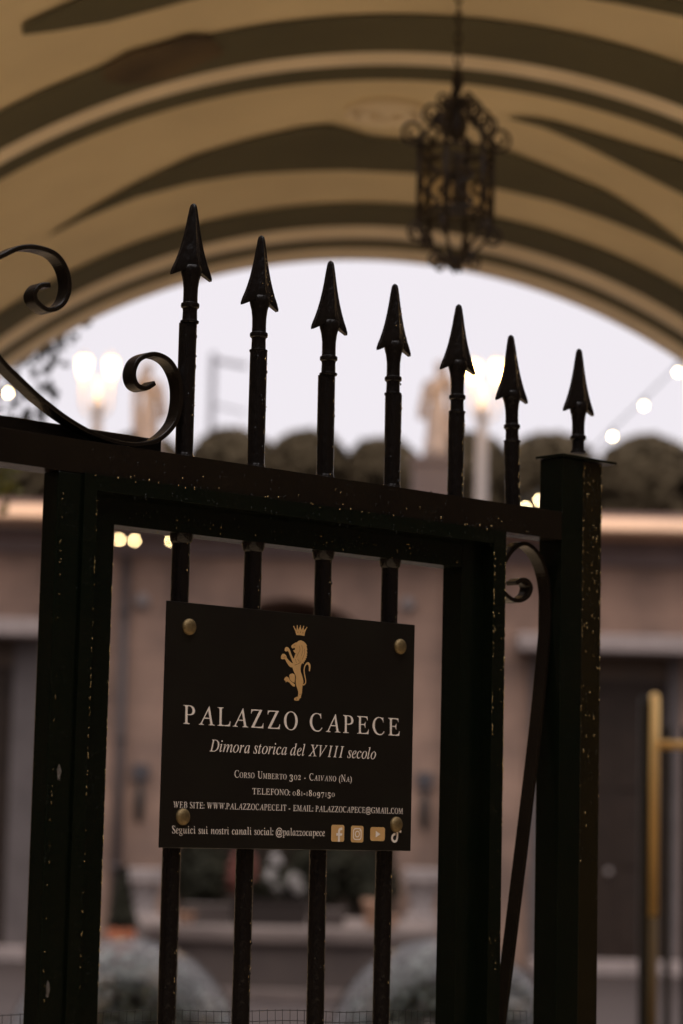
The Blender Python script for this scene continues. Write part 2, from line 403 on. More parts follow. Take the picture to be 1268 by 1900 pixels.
# medallion at the crossing of the diagonals
th0, Y0 = vhit(716, 203); cpt = vpt(th0, Y0, VR - .01)
bm = bmesh.new()
for rr, h in ((.115, .012), (.07, .02)):
    tube(bm, [cpt + Vector((math.cos(a) * rr, math.sin(a) * rr, 0)) for a in [2 * math.pi * i / 40 for i in range(41)]], h, 8, cap=False)
ico(bm, cpt, .03, 2, (1, 1, .5))
obj('ceiling_rose', wl(bm), RIBC, passage, smooth=True)

FLANK = M('dark_flank', (.070, .050, .030), .9, col2=(.05, .036, .022), nscale=1.2)
for a, b in ((-3.8, -3.4), (3.4, 3.8)):      # unseen dark walls added either side to darken the gate's reflections
    obj('flank_blocker', wl(boxm(a, b, -8.9, YN - .004, 0, 6.4)), FLANK, passage)
# unseen wall added behind the camera, shading the gate from the low sky
stb = thing('street_blocker', 'unseen plain dark wall added behind the camera to shade the gate', 'building', (0, -9, 0))
bm = boxm(-20, 20, -3, 0, 0, 13.0); obj('wall', bm, M('dark_blocker', (.06, .05, .042), .9, col2=(.045, .038, .032), nscale=1), stb)
obj('blocker_ledge', boxm(-20, 20, 0, .08, 4.2, 4.45), bpy.data.materials['dark_blocker'], stb)

# ---------------------------------------------------------------- gate
PHI = R(42.559)
GX, GY, GZ = -0.20930, 2.99459, CAMZ
gate = thing('iron_gate', 'dark green painted iron gate with seven spear finials and a scroll', 'gate', (GX, GY, 0), PHI)
def Z(z): return GZ + z
def gp(name, b, bevel=.0018, parent=gate, mat=None): return obj(name, boxm(b[0], b[1], b[2], b[3], Z(b[4]), Z(b[5])), mat or PAINT, parent, bevel=bevel)
BOT = -1.42
def specks(bm, a, b, n, rnd, spread=.0012, r0=.0006, r1=.0013, long=2.2):
    """grit and drips of old paint, and put-in glint specks, along an edge from a to b (local s, d, z)"""
    for _ in range(n):
        t = rnd.random(); p = [a[i] + (b[i] - a[i]) * t + rnd.gauss(0, spread) * (1 if i != 1 else 0) for i in range(3)]
        ico(bm, (p[0], p[1], Z(p[2])), rnd.uniform(r0, r1), 1, (1, .8, rnd.uniform(.8, long)))
RS = random.Random(8)
GLINTS = bmesh.new()                              # lamp glints on the gloss, put in as bright metal specks
bm = boxm(-.62, .7000, -.006, .034, Z(.4035), Z(.4430)); specks(GLINTS, (-.13, -.010, .4042), (.57, -.010, .4042), 30, RS, .0022, .0005, .0010); specks(GLINTS, (0, -.006, .424), (.69, -.006, .424), 11, RS, .010, .0003, .0007, 4); specks(bm, (-.1, -.006, .405), (.6, -.006, .405), 60, RS, .0035); specks(bm, (-.2, -.006, .424), (.68, -.006, .424), 40, RS, .010)
obj('top_beam', bm, PAINTB, gate, bevel=.0018)
gp('rear_rail', (-.62, .012, .0345, .046, .405, .4655), mat=PAINTB)
gp('stile', (-.1715, -.1360, -.0055, .025, BOT, .4032))
gp('stile', (-.655, -.6205, -.0055, .034, BOT, .4430))
# stepped inner frame: a proud strip round a set-back tube
bm = bmesh.new()
box(bm, -.1365, -.1175, -.010, .012, Z(BOT), Z(.4040)); box(bm, .5590, .5834, -.010, .012, Z(BOT), Z(.4040)); box(bm, -.1175, .5590, -.0095, .012, Z(.3850), Z(.4040))
specks(GLINTS, (-.1178, -.010, .38), (-.1178, -.010, -.2), 60, RS, .0004, .0003, .0006, 4); specks(GLINTS, (.5830, -.010, .39), (.5830, -.010, .0), 70, RS, .0006, .0004, .0010, 3); specks(GLINTS, (.561, -.010, .39), (.561, -.010, .1), 40, RS, .0008, .0004, .0009, 3); specks(GLINTS, (.572, -.010, .38), (.572, -.010, -.2), 24, RS, .006, .0003, .0007); specks(GLINTS, (-.165, -.006, .39), (-.165, -.006, -.25), 30, RS, .0008, .00025, .0005, 5); specks(bm, (-.11, -.0095, .3885), (.56, -.0095, .3885), 60, RS, .004)
obj('frame_strip', bm, PAINT, gate, bevel=.0015)
bm = bmesh.new()
box(bm, -.1185, -.0757, .010, .046, Z(BOT), Z(.3858)); box(bm, .5180, .5600, .010, .046, Z(BOT), Z(.3858)); box(bm, -.0757, .5180, .0105, .046, Z(.3495), Z(.3862)); box(bm, -.0757, .5180, .0105, .046, Z(BOT), Z(BOT + .04))
specks(GLINTS, (-.0760, .010, .345), (-.0760, .010, -.2), 80, RS, .0003, .0004, .0010, 3); specks(GLINTS, (0, .0105, .362), (.51, .0105, .362), 30, RS, .008, .0004, .0009); specks(bm, (-.07, .0105, .362), (.51, .0105, .362), 60, RS, .008, .0005, .0012)
obj('frame_tube', bm, PAINT, gate, bevel=.0018)
gp('bottom_rail', (-.62, -.172, -.0055, .034, BOT, BOT + .04)); 

def spear_mesh(ztip):
    """cast spear head, neck and collar, all measured down from the tip"""
    bm = bmesh.new()
    lev = [(0, .0012, .0012, .0010), (.0022, .0030, .0029, .0024), (.006, .0042, .0040, .0026), (.018, .0068, .0054, .0026), (.030, .0092, .0066, .0026), (.042, .0122, .0078, .0026), (.054, .0158, .0088, .0026), (.064, .0196, .0096, .0027), (.073, .0238, .0102, .0028), (.080, .0278, .0100, .0030), (.0855, .0302, .0094, .0032), (.0885, .0304, .0086, .0026)]
    rings = []
    for dz, hw, t, te in lev:
        ring = []
        k0 = min(1, dz / .0855)
        for (fx, ft) in ((-1, -1), (-.55, -.62), (-.16, -.84), (0, -1), (.16, -.84), (.55, -.62), (1, -1), (1, 1), (.55, .62), (.16, .84), (0, 1), (-.16, .84), (-.55, .62), (-1, 1)):
            a = abs(fx)
            if a == 1: y = te * (1 if ft > 0 else -1)
            elif a == .55: y = (te + (t - te) * .22) * (1 if ft > 0 else -1)
            else: y = t * ft
            drop = .0065 * k0 ** 3 * a ** 1.5 - .006 * k0 ** 4 * (1 - a)
            ring.append(bm.verts.new((fx * hw, y, ztip - dz - drop)))
        rings.append(ring)
    n = 14
    for a, b in zip(rings, rings[1:]):
        for i in range(n): bm.faces.new((a[i], a[(i + 1) % n], b[(i + 1) % n], b[i]))
    bm.faces.new(rings[0][::-1])
    c = bm.verts.new((0, 0, ztip - .081))
    for i in range(n): bm.faces.new((rings[-1][i], rings[-1][(i + 1) % n], c))
    # small diamond boss where the ridge meets the neck
    for s in (-1, 1):
        vs = [bm.verts.new((x, s * y, ztip - z)) for x, y, z in ((0, .0085, .072), (.0085, .0088, .086), (0, .0092, .100), (-.0085, .0088, .086))]
        tp = bm.verts.new((0, s * .0112, ztip - .086))
        for i in range(4): bm.faces.new((vs[i], vs[(i + 1) % 4], tp))
    lathe(bm, [(.0112, -.1525), (.0118, -.1510), (.0116, -.1495), (.0094, -.1485), (.0090, -.1370), (.0094, -.1340), (.0113, -.1325), (.0117, -.1300), (.0113, -.1275), (.0092, -.1262), (.0090, -.118), (.0092, -.108), (.0104, -.098), (.0128, -.089), (.0135, -.084), (.012, -.08)], 18, (0, 0, ztip))
    return bm

DB = .022
bars = [(.0375, .7662), (.1545, .7471), (.2735, .7332), (.3942, .7237), (.5146, .7147), (.6290, .6878)]
for i, (s, tip) in enumerate(bars):
    top = tip - .1522
    bm = bmesh.new()
    lo = BOT + .02 if i < 4 else .43
    rnd = random.Random(i)
    n = 26
    prof = [(.0112 * rnd.uniform(.985, 1.02), lo + (top - lo) * k / n) for k in range(n + 1)]
    lathe(bm, prof, 18)
    if i < 4:                                   # weld collars at the rail
        lathe(bm, [(.0113, .338), (.0135, .3405), (.0150, .3497)], 18)
        lathe(bm, [(.0135, .4428), (.0122, .447), (.0113, .4505)], 18)
        for _ in range(70):                     # blobs of old paint
            z = rnd.uniform(-.3, .60); a = rnd.choice((rnd.gauss(5.9, .12), rnd.gauss(5.0, .12), rnd.uniform(3.6, 6.4)))
            ico(bm, (math.cos(a) * .0108, math.sin(a) * .0108, z), rnd.uniform(.0008, .0019), 1, (1, 1, rnd.uniform(1, 2.6)))
    bar = obj('bar', bm, PAINTC, gate, smooth=40)
    bar.location = (s, DB, GZ)
    wm = bmesh.new()
    for _ in range(90):  # bright specks put in as glints down the bar
        z = rnd.uniform(-.3, tip - .158) if i < 4 else rnd.uniform(.445, tip - .158); a = rnd.choice((rnd.gauss(5.75, .07), rnd.gauss(5.8, .1), rnd.gauss(4.95, .1)))
        ico(wm, (math.cos(a) * .0113, math.sin(a) * .0113, z), rnd.uniform(.0003, .0008), 1, (1, 1, rnd.uniform(1, 3)))
    for _ in range(26):                         # and on the casting
        dz = rnd.uniform(.03, .088); hw = .0092 + (dz - .03) * .30; f = rnd.gauss(.35, .3)
        ico(wm, (f * hw, -(.0026 + .0055 * (1 - min(1, abs(f)))), tip - dz), rnd.uniform(.0003, .0007), 1)
    obj('glint_specks', wm, GLINT, bar, smooth=True)
    lean = {5: -.038}.get(i, {2: -.008}.get(i, 0))
    hd = obj('spear_head', spear_mesh(tip), PAINTC, bar, smooth=32)
    hd.rotation_euler = (rnd.uniform(-.006, .006), 0, rnd.uniform(-.07, .07))
    if lean:                                    # a finial knocked slightly out of true
        bar.matrix_local = Matrix.Translation((s + .0, DB, GZ + .44)) @ Matrix.Rotation(lean, 4, 'Y') @ Matrix.Translation((0, 0, -.44))

obj('glint_specks', GLINTS, GLINT, gate, smooth=True)
# C scroll on top of the beam
scr = [(-.0182, .5302), (-.0329, .5215), (-.0464, .5249), (-.0512, .5389), (-.0427, .5562), (-.0197, .5656), (.0042, .5603), (.0196, .5402), (.0232, .5137), (.0158, .4856), (-.007, .4626), (-.0359, .4518), (-.0688, .4495), (-.1056, .4551), (-.1461, .4683), (-.1862, .4876), (-.2181, .5071), (-.2417, .5229),
       (-.270, .548), (-.290, .578), (-.294, .606), (-.276, .632), (-.2479, .6502), (-.2255, .6625), (-.2024, .6672), (-.1748, .6642), (-.1583, .6494), (-.1525, .6273), (-.1603, .6064), (-.1795, .5955), (-.1962, .6006), (-.2021, .6107), (-.1941, .6224), (-.1801, .6254)]
bm = flat_sweep(bmesh.new(), [(p.x, Z(p.y)) for p in catmull([(a, b, 0) for a, b in scr], 7)], .0062, .012, .033)
obj('scroll', bm, PAINTB, gate, smooth=False, bevel=.0012)
# bent brace between the frame and the post
br = [(.571, -.52), (.6172, -.2648), (.6333, -.1713), (.6766, .1018), (.6935, .2306), (.7000, .292), (.6965, .3375), (.684, .3700), (.6634, .3893), (.640, .3935), (.616, .378), (.600, .352), (.601, .328), (.6167, .3157), (.6352, .3134), (.6525, .3205), (.6595, .3330), (.6525, .3420), (.640, .3427), (.629, .337)]
bm = flat_sweep(bmesh.new(), [(p.x, Z(p.y)) for p in catmull([(a, b, 0) for a, b in br], 7)], .0062, .012, .033)
obj('brace', bm, PAINTB, gate, bevel=.0012)
# hinge post with its cap plate
bm = bmesh.new()
box(bm, .7005, .7455, -.006, .038, Z(-GZ), Z(.5215))
post = obj('gate_post', bm, PAINT, gate, bevel=.0015)
bm = boxm(.7456, .7868, -.0035, .035, Z(-GZ), Z(.5210))
rnd = random.Random(5); wm = bmesh.new()
for _ in range(170):                            # bright specks put in as glints along both edges of the cover
    x = rnd.choice((rnd.gauss(.7475, .0008), rnd.gauss(.7860, .0006), rnd.uniform(.748, .785))); z = .52 - abs(rnd.gauss(0, .22))
    ico(wm, (x, -.0036, Z(z)), rnd.uniform(.0004, .0011), 1, (.8, .8, rnd.uniform(1, 4)))
obj('glint_specks', wm, GLINT, post, smooth=True)
for _ in range(150):                            # paint runs on the right-hand half of the post
    x = rnd.choice((.7475, .7850, rnd.uniform(.748, .785))); z = rnd.uniform(-.1, .52) if rnd.random() < .7 else rnd.uniform(.45, .52)
    ico(bm, (x, -.0035, Z(z)), rnd.uniform(.0007, .0016), 1, (.8, .8, rnd.uniform(1.5, 7)))
obj('post_cover', bm, PAINTY, post, bevel=.0012)
cp = obj('cap_plate', boxm(.6975, .812, -.010, .044, Z(.5220), Z(.5262)), PAINT, post, bevel=.001)
fin = obj('spear_head', spear_mesh(.6893), PAINTC, post, smooth=32); fin.location = (.7635, DB, GZ)
# wire netting tied behind the bars
bm = bmesh.new(); rnd = random.Random(3)
def netz(s): return -.2285 - (.021 * max(0, s) / .6) + .0012 * math.sin(s * 31)
s = -.60
cols = []
while s < .70:
    cols.append(s); s += .0122 + rnd.uniform(-.0006, .0006)
for s in cols: tube(bm, [(s + .0006 * math.sin(k), .050 + .003 * math.sin(s * 14 + k), Z(netz(s) + .0015 - .05 * k)) for k in range(8)], .00042, 4)
for k in range(27): tube(bm, [(s, .0492 + .003 * math.sin(s * 14 + k * .25), Z(netz(s) - .0130 * k)) for s in cols], .00046, 4)
obj('wire_netting', bm, WIRE, gate)
for (s, d, z, h, wd) in ((-.1555, -.0062, .052, .022, .0045), (-.1606, -.0062, -.196, .020, .0045)):
    rnd = random.Random(int(h * 1000)); pts = [(s + math.cos(a) * wd * rnd.uniform(.3, .75), Z(z + math.sin(a) * h * rnd.uniform(.35, .6))) for a in [2 * math.pi * i / 11 for i in range(11)]]
    obj('paint_chip', poly_plate(bmesh.new(), pts, d), BARE, gate)

# ---------------------------------------------------------------- sign
sg = thing('hanging_sign', 'black landscape plaque with white lettering, gold lion and four bronze bolts', 'sign', (GX, GY, 0), PHI)
ST = GZ + .26362
obj('plate', boxm(0, .42, -.0012, .0014, ST - .297, ST), SIGN, sg, bevel=.0006)
FR = -.0016
def sp(x, y, d=FR): return (x / 1000, d, ST - y / 1000)     # sign millimetres -> local
def math_it(c):
    if c == 'h': return '\u210e'
    if c.isupper(): return chr(0x1D434 + ord(c) - 65)
    if c.islower(): return chr(0x1D44E + ord(c) - 97)
    return c
def math_bd(c):
    if c.isupper(): return chr(0x1D400 + ord(c) - 65)
    if c.islower(): return chr(0x1D41A + ord(c) - 97)
    if c.isdigit(): return chr(0x1D7CE + ord(c) - 48)
    return c
SLANT = .285
_gl = {}
def glyph(c, style, off):
    k = (c, style, off)
    if k in _gl: return _gl[k]
    cu = bpy.data.curves.new('glyph', 'FONT'); cu.body = math_it(c) if c.isalpha() else math_bd(c)
    cu.size = 1; cu.offset = -.008 if c.isdigit() else 0; cu.resolution_u = 4; cu.fill_mode = 'FRONT'
    o = bpy.data.objects.new('glyph', cu); C.objects.link(o)
    dg = bpy.context.evaluated_depsgraph_get(); me = bpy.data.meshes.new_from_object(o.evaluated_get(dg))
    k_ = SLANT if style == 'b' and c.isalpha() else 0   # the upright style is the slanted one set straight
    vs = [(v.co.x - k_ * v.co.y, v.co.y) for v in me.vertices]; fs = [tuple(p.vertices) for p in me.polygons]
    bpy.data.objects.remove(o); bpy.data.curves.remove(cu); bpy.data.meshes.remove(me)
    x0 = min(v[0] for v in vs); x1 = max(v[0] for v in vs); y0 = min(v[1] for v in vs); y1 = max(v[1] for v in vs)
    _gl[k] = (vs, fs, x0, x1, y0, y1); return _gl[k]
OLD = {'0': (.68, 0), '1': (.68, 0), '2': (.68, 0), '3': (.98, -.2), '4': (.98, -.2), '5': (.98, -.2), '7': (.98, -.2), '9': (.98, -.2), '6': (.98, 0), '8': (.98, 0)}
def line(text, x0, x1, base, cap, style='b', off=-.02, track=.06, small=None, space=.27):
    """one printed line, fitted between x0 and x1 (mm) with the given capital height (mm)"""
    x = 0; items = []
    for ch in text:
        if ch == ' ': x += space + track; continue
        sc, dy, c = 1.0, 0.0, ch
        if small and ch.islower(): c, sc = ch.upper(), small
        if ch.isdigit(): sc, dy = OLD[ch]; c = {'0': 'O', '1': 'I'}.get(ch, ch)   # old-style figures
        if not ch.isalnum() and small: sc = .85
        gl = glyph(c, style, off)
        items.append((gl, x, sc, dy)); x += (gl[3] - gl[2]) * sc + track * (.6 if ch in 'AVL.:' else 2.1 if ch.isdigit() or ch == '-' else 1)
    wtot = max(xx + (gl[3] - gl[2]) * s_ for gl, xx, s_, _ in items)
    H = glyph('E', style, off); ch_ = H[5] - max(H[4], 0)
    sx, sy = (x1 - x0) / wtot, cap / ch_
    bm = bmesh.new()
    for (vs, fs, gx0, gx1, gy0, gy1), xx, sc, dy in items:
        nv = [bm.verts.new(sp(x0 + (xx + (vx - gx0) * sc) * sx, base - (vy * sc + dy) * sy)) for vx, vy in vs]
        for f in fs:
            try: bm.faces.new([nv[i] for i in f])
            except ValueError: pass
    return obj('lettering', bm, WHITE_INK, sg)
line('PALAZZO CAPECE', 29.8, 395.1, 147.6, 22.6, off=-.026, track=.19, space=.22)
line('Dimora storica del XVIII secolo', 72.8, 353.3, 179.4, 14.4, 'i', off=.004, track=.035, space=.22)
line('Corso Umberto 302 - Caivano (Na)', 113.9, 311.1, 210.0, 8.9, off=-.020, track=.085, small=.74)
line('TELEFONO: 081-18097150', 143.7, 282.0, 229.7, 7.4, off=-.020, track=.09)
line('WEB SITE: WWW.PALAZZOCAPECE.IT - EMAIL: PALAZZOCAPECE@GMAIL.COM', 18.8, 404.0, 249.0, 7.4, off=-.020, track=.085)
line('Seguici sui nostri canali social: @palazzocapece', 18.3, 266.8, 279.6, 9.0, off=-.020, track=.062)
# rampant lion under a crown
BODY = [(213.7,34.9),(217.7,33.8),(222.4,35.0),(226.0,37.2),(229.0,40.4),(227.2,40.1),(228.5,43.5),(229.5,45.1),(228.0,45.7),(229.6,49.5),(228.1,50.0),(229.4,52.9),(227.9,53.0),(228.5,55.6),(226.6,56.1),(227.1,58.7),(225.3,58.4),(225.0,60.6),(223.3,60.7),(223.6,63.7),(221.6,62.5),(219.7,64.1),(218.6,67.4),(218.4,70.9),(219.3,74.3),(220.9,77.6),(222.8,81.8),(224.1,86.5),(223.1,89.6),(222.5,91.3),(222.1,95.7),(222.0,100.8),(220.3,104.3),(220.4,106.5),(217.9,107.9),(216.8,110.1),(212.8,110.7),(209.0,110.1),(209.2,107.5),(212.1,106.1),(214.9,105.3),(215.6,102.0),(215.3,98.6),(213.4,94.4),(211.6,91.1),(210.8,85.9),(211.2,80.8),(210.0,78.3),(208.2,75.8),(205.8,72.0),(204.8,69.1),(201.1,68.9),(198.1,66.9),(195.1,63.7),(192.7,60.4),(191.0,59.2),(187.6,60.0),(185.1,59.1),(185.2,55.7),(187.3,53.0),(190.8,52.8),(193.7,54.7),(194.9,57.7),(197.9,60.1),(202.6,63.2),(205.6,63.9),(203.6,60.6),(200.6,55.6),(197.5,49.8),(194.6,48.7),(193.5,49.9),(190.8,48.5),(191.4,45.4),(193.9,43.6),(197.4,44.6),(199.7,47.1),(202.2,52.1),(205.2,57.0),(206.4,57.8),(207.5,55.2),(209.6,50.9),(207.3,50.0),(205.2,47.7),(206.0,46.8),(207.8,46.9),(208.5,44.8),(206.5,44.0),(204.3,45.2),(202.9,44.7),(201.7,42.6),(203.0,40.8),(205.8,38.9),(208.6,37.4),(211.5,36.8)]
THIGH = [(199.7,79.3),(201.3,77.5),(205.3,76.6),(208.5,77.7),(209.4,81.7),(209.1,86.0),(208.6,88.2),(205.7,87.5),(202.8,86.0),(200.4,83.9)]
FOOT = [(191.0,85.3),(192.4,82.7),(195.2,81.0),(198.4,82.2),(199.9,84.4),(202.9,86.9),(206.9,88.9),(209.8,90.5),(209.3,92.9),(205.9,92.7),(202.4,90.5),(200.0,88.4),(196.5,87.2),(193.7,88.8),(193.7,86.9)]
TAIL = [(223.1,90.3),(226.5,88.8),(227.8,85.9),(226.8,80.7),(224.9,74.8),(224.7,69.6),(226.3,65.2),(229.1,62.7),(231.7,62.6),(233.6,64.8),(234.0,68.2),(233.5,72.2)]
CROWN = [(210.0,27.8),(208.1,23.2),(204.8,17.8),(205.9,17.5),(209.8,21.6),(210.6,16.6),(211.6,16.5),(212.9,21.0),(215.8,16.2),(216.9,16.1),(218.4,20.6),(221.2,16.4),(222.3,16.5),(222.3,21.2),(226.7,17.2),(227.6,17.5),(224.6,23.0),(223.6,28.0),(216.4,27.4)]
def strip2(bm, pts, wid, d):
    P = catmull([(a, b, 0) for a, b in pts], 4); prev = None
    for i, p in enumerate(P):
        t = (P[min(i + 1, len(P) - 1)] - P[max(i - 1, 0)]).normalized(); n = Vector((-t.y, t.x, 0)) * wid(i / (len(P) - 1)) / 2
        cur = (bm.verts.new(sp((p + n).x, (p + n).y, d)), bm.verts.new(sp((p - n).x, (p - n).y, d)))
        if prev: bm.faces.new((prev[0], cur[0], cur[1], prev[1]))
        prev = cur
bm = bmesh.new(); inv = lambda x, y, d: sp(x, y, d)
poly_plate(bm, BODY, FR, inv); poly_plate(bm, THIGH, FR - .00006, inv); poly_plate(bm, FOOT, FR - .00012, inv)
strip2(bm, TAIL, lambda t: 1.7 + (1.6 * math.sin(math.pi * min(1, (t - .55) / .45)) if t > .55 else 0), FR)
lion = obj('lion_emblem', bm, GOLD_INK, sg)
bm = bmesh.new()
for pts in ([(215, 41), (216.5, 46), (213, 52), (211, 56)], [(219, 40), (221.5, 46), (219, 54)], [(224, 44), (224.5, 50), (221, 58)], [(213, 58), (216, 61)], [(209, 58), (211, 63)], [(206.5, 40.7), (208.5, 41.2)], [(219, 61), (214, 64), (208, 66)], [(209.8, 78), (209.6, 83), (209.9, 90)], [(192.5, 56), (189, 57.5)], [(217.5, 103), (221, 101.5)], [(212, 107), (213, 110)]):
    strip2(bm, pts, lambda t: .55, FR - .0002)
obj('fur_lines', bm, GOLD_SHADE, lion)
bm = bmesh.new(); poly_plate(bm, CROWN, FR, inv)
for x, y in ((205.1, 17.2), (211, 16.1), (216.3, 15.7), (221.8, 16), (227.3, 17)): poly_plate(bm, [(x + math.cos(a) * .9, y + math.sin(a) * .9) for a in [2 * math.pi * i / 10 for i in range(10)]], FR - .0001, inv)
crown = obj('crown_emblem', bm, GOLD_INK, sg)
bm = bmesh.new()
for x, y in ((212.2, 24), (216.6, 23.6), (220.8, 24.2)): poly_plate(bm, [(x + math.cos(a) * .7, y + math.sin(a) * .9) for a in [2 * math.pi * i / 8 for i in range(8)]], FR - .0002, inv)
obj('jewel', bm, GOLD_SHADE, crown)
def rrect(x0, y0, x1, y1, r, n=5):
    o = []
    for cx, cy, a0 in ((x1 - r, y0 + r, -90), (x1 - r, y1 - r, 0), (x0 + r, y1 - r, 90), (x0 + r, y0 + r, 180)):
        o += [(cx + r * math.cos(R(a0 + 90 * i / n)), cy + r * math.sin(R(a0 + 90 * i / n))) for i in range(n + 1)]
    return o
def icon(x0, y0, x1, y1, r=3.6):
    return obj('social_icon', poly_plate(bmesh.new(), rrect(x0, y0, x1, y1, r), FR, inv), GOLD_INK, sg)
# letter f
ic = icon(277.8, 265.1, 300.3, 286.3, 2.6)
bm = bmesh.new()
strip2(bm, [(291.0, 286.3), (291.0, 280), (291.0, 273.5), (292.2, 270.6), (296.6, 269.8)], lambda t: 3.3, FR - .0002)
poly_plate(bm, [(286.2, 275.6), (296.6, 275.6), (296.0, 278.7), (286.2, 278.7)], FR - .0003, inv)
obj('letter', bm, WHITE_INK, ic)
# camera outline
ic = icon(312.0, 265.6, 334.0, 286.8, 3.0)
bm = bmesh.new()
def loop2(bm, pts, wd, d):
    n = len(pts); cx = sum(p[0] for p in pts) / n; cy = sum(p[1] for p in pts) / n; ri, ro = [], []
    for x, y in pts:
        L_ = math.hypot(x - cx, y - cy); k = wd / L_
        ro.append(bm.verts.new(sp(x, y, d))); ri.append(bm.verts.new(sp(x + (cx - x) * k, y + (cy - y) * k, d)))
    for i in range(n): bm.faces.new((ro[i], ro[(i + 1) % n], ri[(i + 1) % n], ri[i]))
loop2(bm, rrect(315.6, 268.6, 330.4, 283.8, 4), 1.5, FR - .0002)
loop2(bm, [(323 + 4.3 * math.cos(a), 276.2 + 4.3 * math.sin(a)) for a in [2 * math.pi * i / 20 for i in range(20)]], 1.4, FR - .0002)
poly_plate(bm, [(327.6 + .9 * math.cos(a), 271.8 + .9 * math.sin(a)) for a in [2 * math.pi * i / 8 for i in range(8)]], FR - .0002, inv)
obj('camera_outline', bm, WHITE_INK, ic)
ic = icon(346.0, 266.8, 372.2, 284.6, 3.6)
obj('play_triangle', poly_plate(bmesh.new(), [(355.6, 271.6), (363.8, 275.8), (355.6, 280.2)], FR - .0002, inv), WHITE_INK, ic)
bm = bmesh.new()
strip2(bm, [(394.6, 266.5), (394.6, 272), (394.6, 279), (393.2, 283.6), (389.4, 284.8), (385.9, 282.8), (385.6, 278.6), (388.6, 275.6), (391.4, 275.6)], lambda t: 3.1, FR)
strip2(bm, [(395.0, 267.2), (396.6, 270.4), (401.6, 272.2)], lambda t: 3.0, FR - .0001)
obj('music_note_icon', bm, WHITE_INK, sg)
for x, y in ((34.5, 29.7), (392.3, 30.5), (33.6, 259.6), (391.5, 262.9)):
    bm = bmesh.new(); lathe(bm, [(.0045, -.0115), (.0045, -.0012), (.0098, -.001), (.0102, .0010), (.0099, .0028), (.0088, .0042), (.0060, .0054), (.003, .0058)], 24)
    bmesh.ops.rotate(bm, verts=bm.verts, cent=(0, 0, 0), matrix=Matrix.Rotation(R(90), 3, 'X'))
    b = obj('bolt', bm, BRONZE, sg, smooth=True); b.location = sp(x, y, -.0013)

# ---------------------------------------------------------------- hanging lantern
LY = 6.0
lc = at(846, 330, LY); px = LY / FPX
def lz(py): return at(846, py, LY).z - lc.z
lan = thing('hanging_lantern', 'black wrought iron scrolled lantern hanging on a chain under the vault', 'lantern', lc)
vt = VZ + math.sqrt(VR ** 2 - (lc.x - vxc(LY)) ** 2) - lc.z
bm = bmesh.new(); z = lz(140); k = 0
while z < vt - .01:
    p = [(math.cos(a) * .008 * (k % 2), math.cos(a) * .008 * ((k + 1) % 2), z + .014 + math.sin(a) * .018) for a in [2 * math.pi * i / 10 for i in range(11)]]
    tube(bm, p, .0026, 6, cap=False); z += .027; k += 1
lathe(bm, [(.03, vt - .02), (.045, vt - .01), (.05, vt + .02)], 16)
obj('chain', bm, LANT, lan, smooth=True)
bm = bmesh.new()
lathe(bm, [(.003, lz(178)), (.010, lz(170)), (.0155, lz(155)), (.0155, lz(143)), (.009, lz(132)), (.004, lz(126))], 14)
tube(bm, [(0, 0, lz(178)), (0, 0, lz(262))], .006, 8)
lathe(bm, [(.008, lz(262)), (.024, lz(250)), (.019, lz(225)), (.009, lz(200)), (.013, lz(190)), (.006, lz(176))], 14)
obj('finial', bm, LANT, lan, smooth=True)
RB = 72 * px
rt, rb = lz(283), lz(398)
def hexa(r, z): return [(r * math.cos(R(60 * i + 12)), r * math.sin(R(60 * i + 12)), z) for i in range(7)]
bm = bmesh.new()
for z, t in ((rt, .0045), (lz(304), .004), (rb, .005), (lz(410), .004)):
    tube(bm, hexa(RB, z), t, 6, cap=False)
for i in range(6):
    a = R(60 * i + 12); ca, sa = math.cos(a), math.sin(a)
    tube(bm, [(RB * ca, RB * sa, lz(414)), (RB * ca, RB * sa, lz(272))], .0072, 6)
    # roof arm from each corner up to the rod
    arm = [(1.0, 274), (.92, 258), (.72, 240), (.46, 222), (.26, 200), (.10, 182)]
    tube(bm, catmull([(RB * f * ca, RB * f * sa, lz(y)) for f, y in arm], 5), .005, 6)
    arm = [(1.0, 412), (.96, 432), (.74, 452), (.46, 470), (.22, 488), (.05, 500)]
    tube(bm, catmull([(RB * f * ca, RB * f * sa, lz(y)) for f, y in arm], 5), .0048, 6)
lathe(bm, [(.001, lz(510)), (.006, lz(500)), (.012, lz(488)), (.006, lz(474))], 10)
obj('frame', bm, LANT, lan, smooth=True)
def curl(ca, sa, cx, cy, r0, turns, a0, dirn=1, th=.0044):
    pts = []
    for k in range(22):
        t = k / 21; rr = r0 * (1 - .72 * t); an = a0 + dirn * t * turns * 2 * math.pi
        q = cx + rr * math.cos(an); pts.append((q * ca, q * sa, cy + rr * math.sin(an)))
    obj('scroll', tube(bmesh.new(), pts, th, 6), LANT, lan, smooth=True)
for i in range(6):
    a = R(60 * i + 12); ca, sa = math.cos(a), math.sin(a)
    curl(ca, sa, RB + .016, lz(252), .034, 1.45, R(-120))
    curl(ca, sa, RB * .66, lz(214), .030, 1.5, R(-140))
    curl(ca, sa, RB * .36, lz(187), .021, 1.4, R(-140), 1, .0036)
    curl(ca, sa, RB + .002, lz(436), .027, 1.5, R(120), -1)
    curl(ca, sa, RB * .52, lz(486), .020, 1.4, R(120), -1, .0036)
    # wavy bar and small rings set in each side panel
    a = R(60 * i + 42); ca, sa = math.cos(a) * RB * .87, math.sin(a) * RB * .87; tx, ty = -math.sin(a), math.cos(a)
    P = [(ca + tx * w_ * .022, sa + ty * w_ * .022, lz(y)) for y, w_ in ((398, 0), (385, 1), (362, -.9), (338, 1), (316, -.6), (304, 0))]
    obj('wavy_bar', tube(bmesh.new(), catmull(P, 6), .0055, 6), LANT, lan, smooth=True)
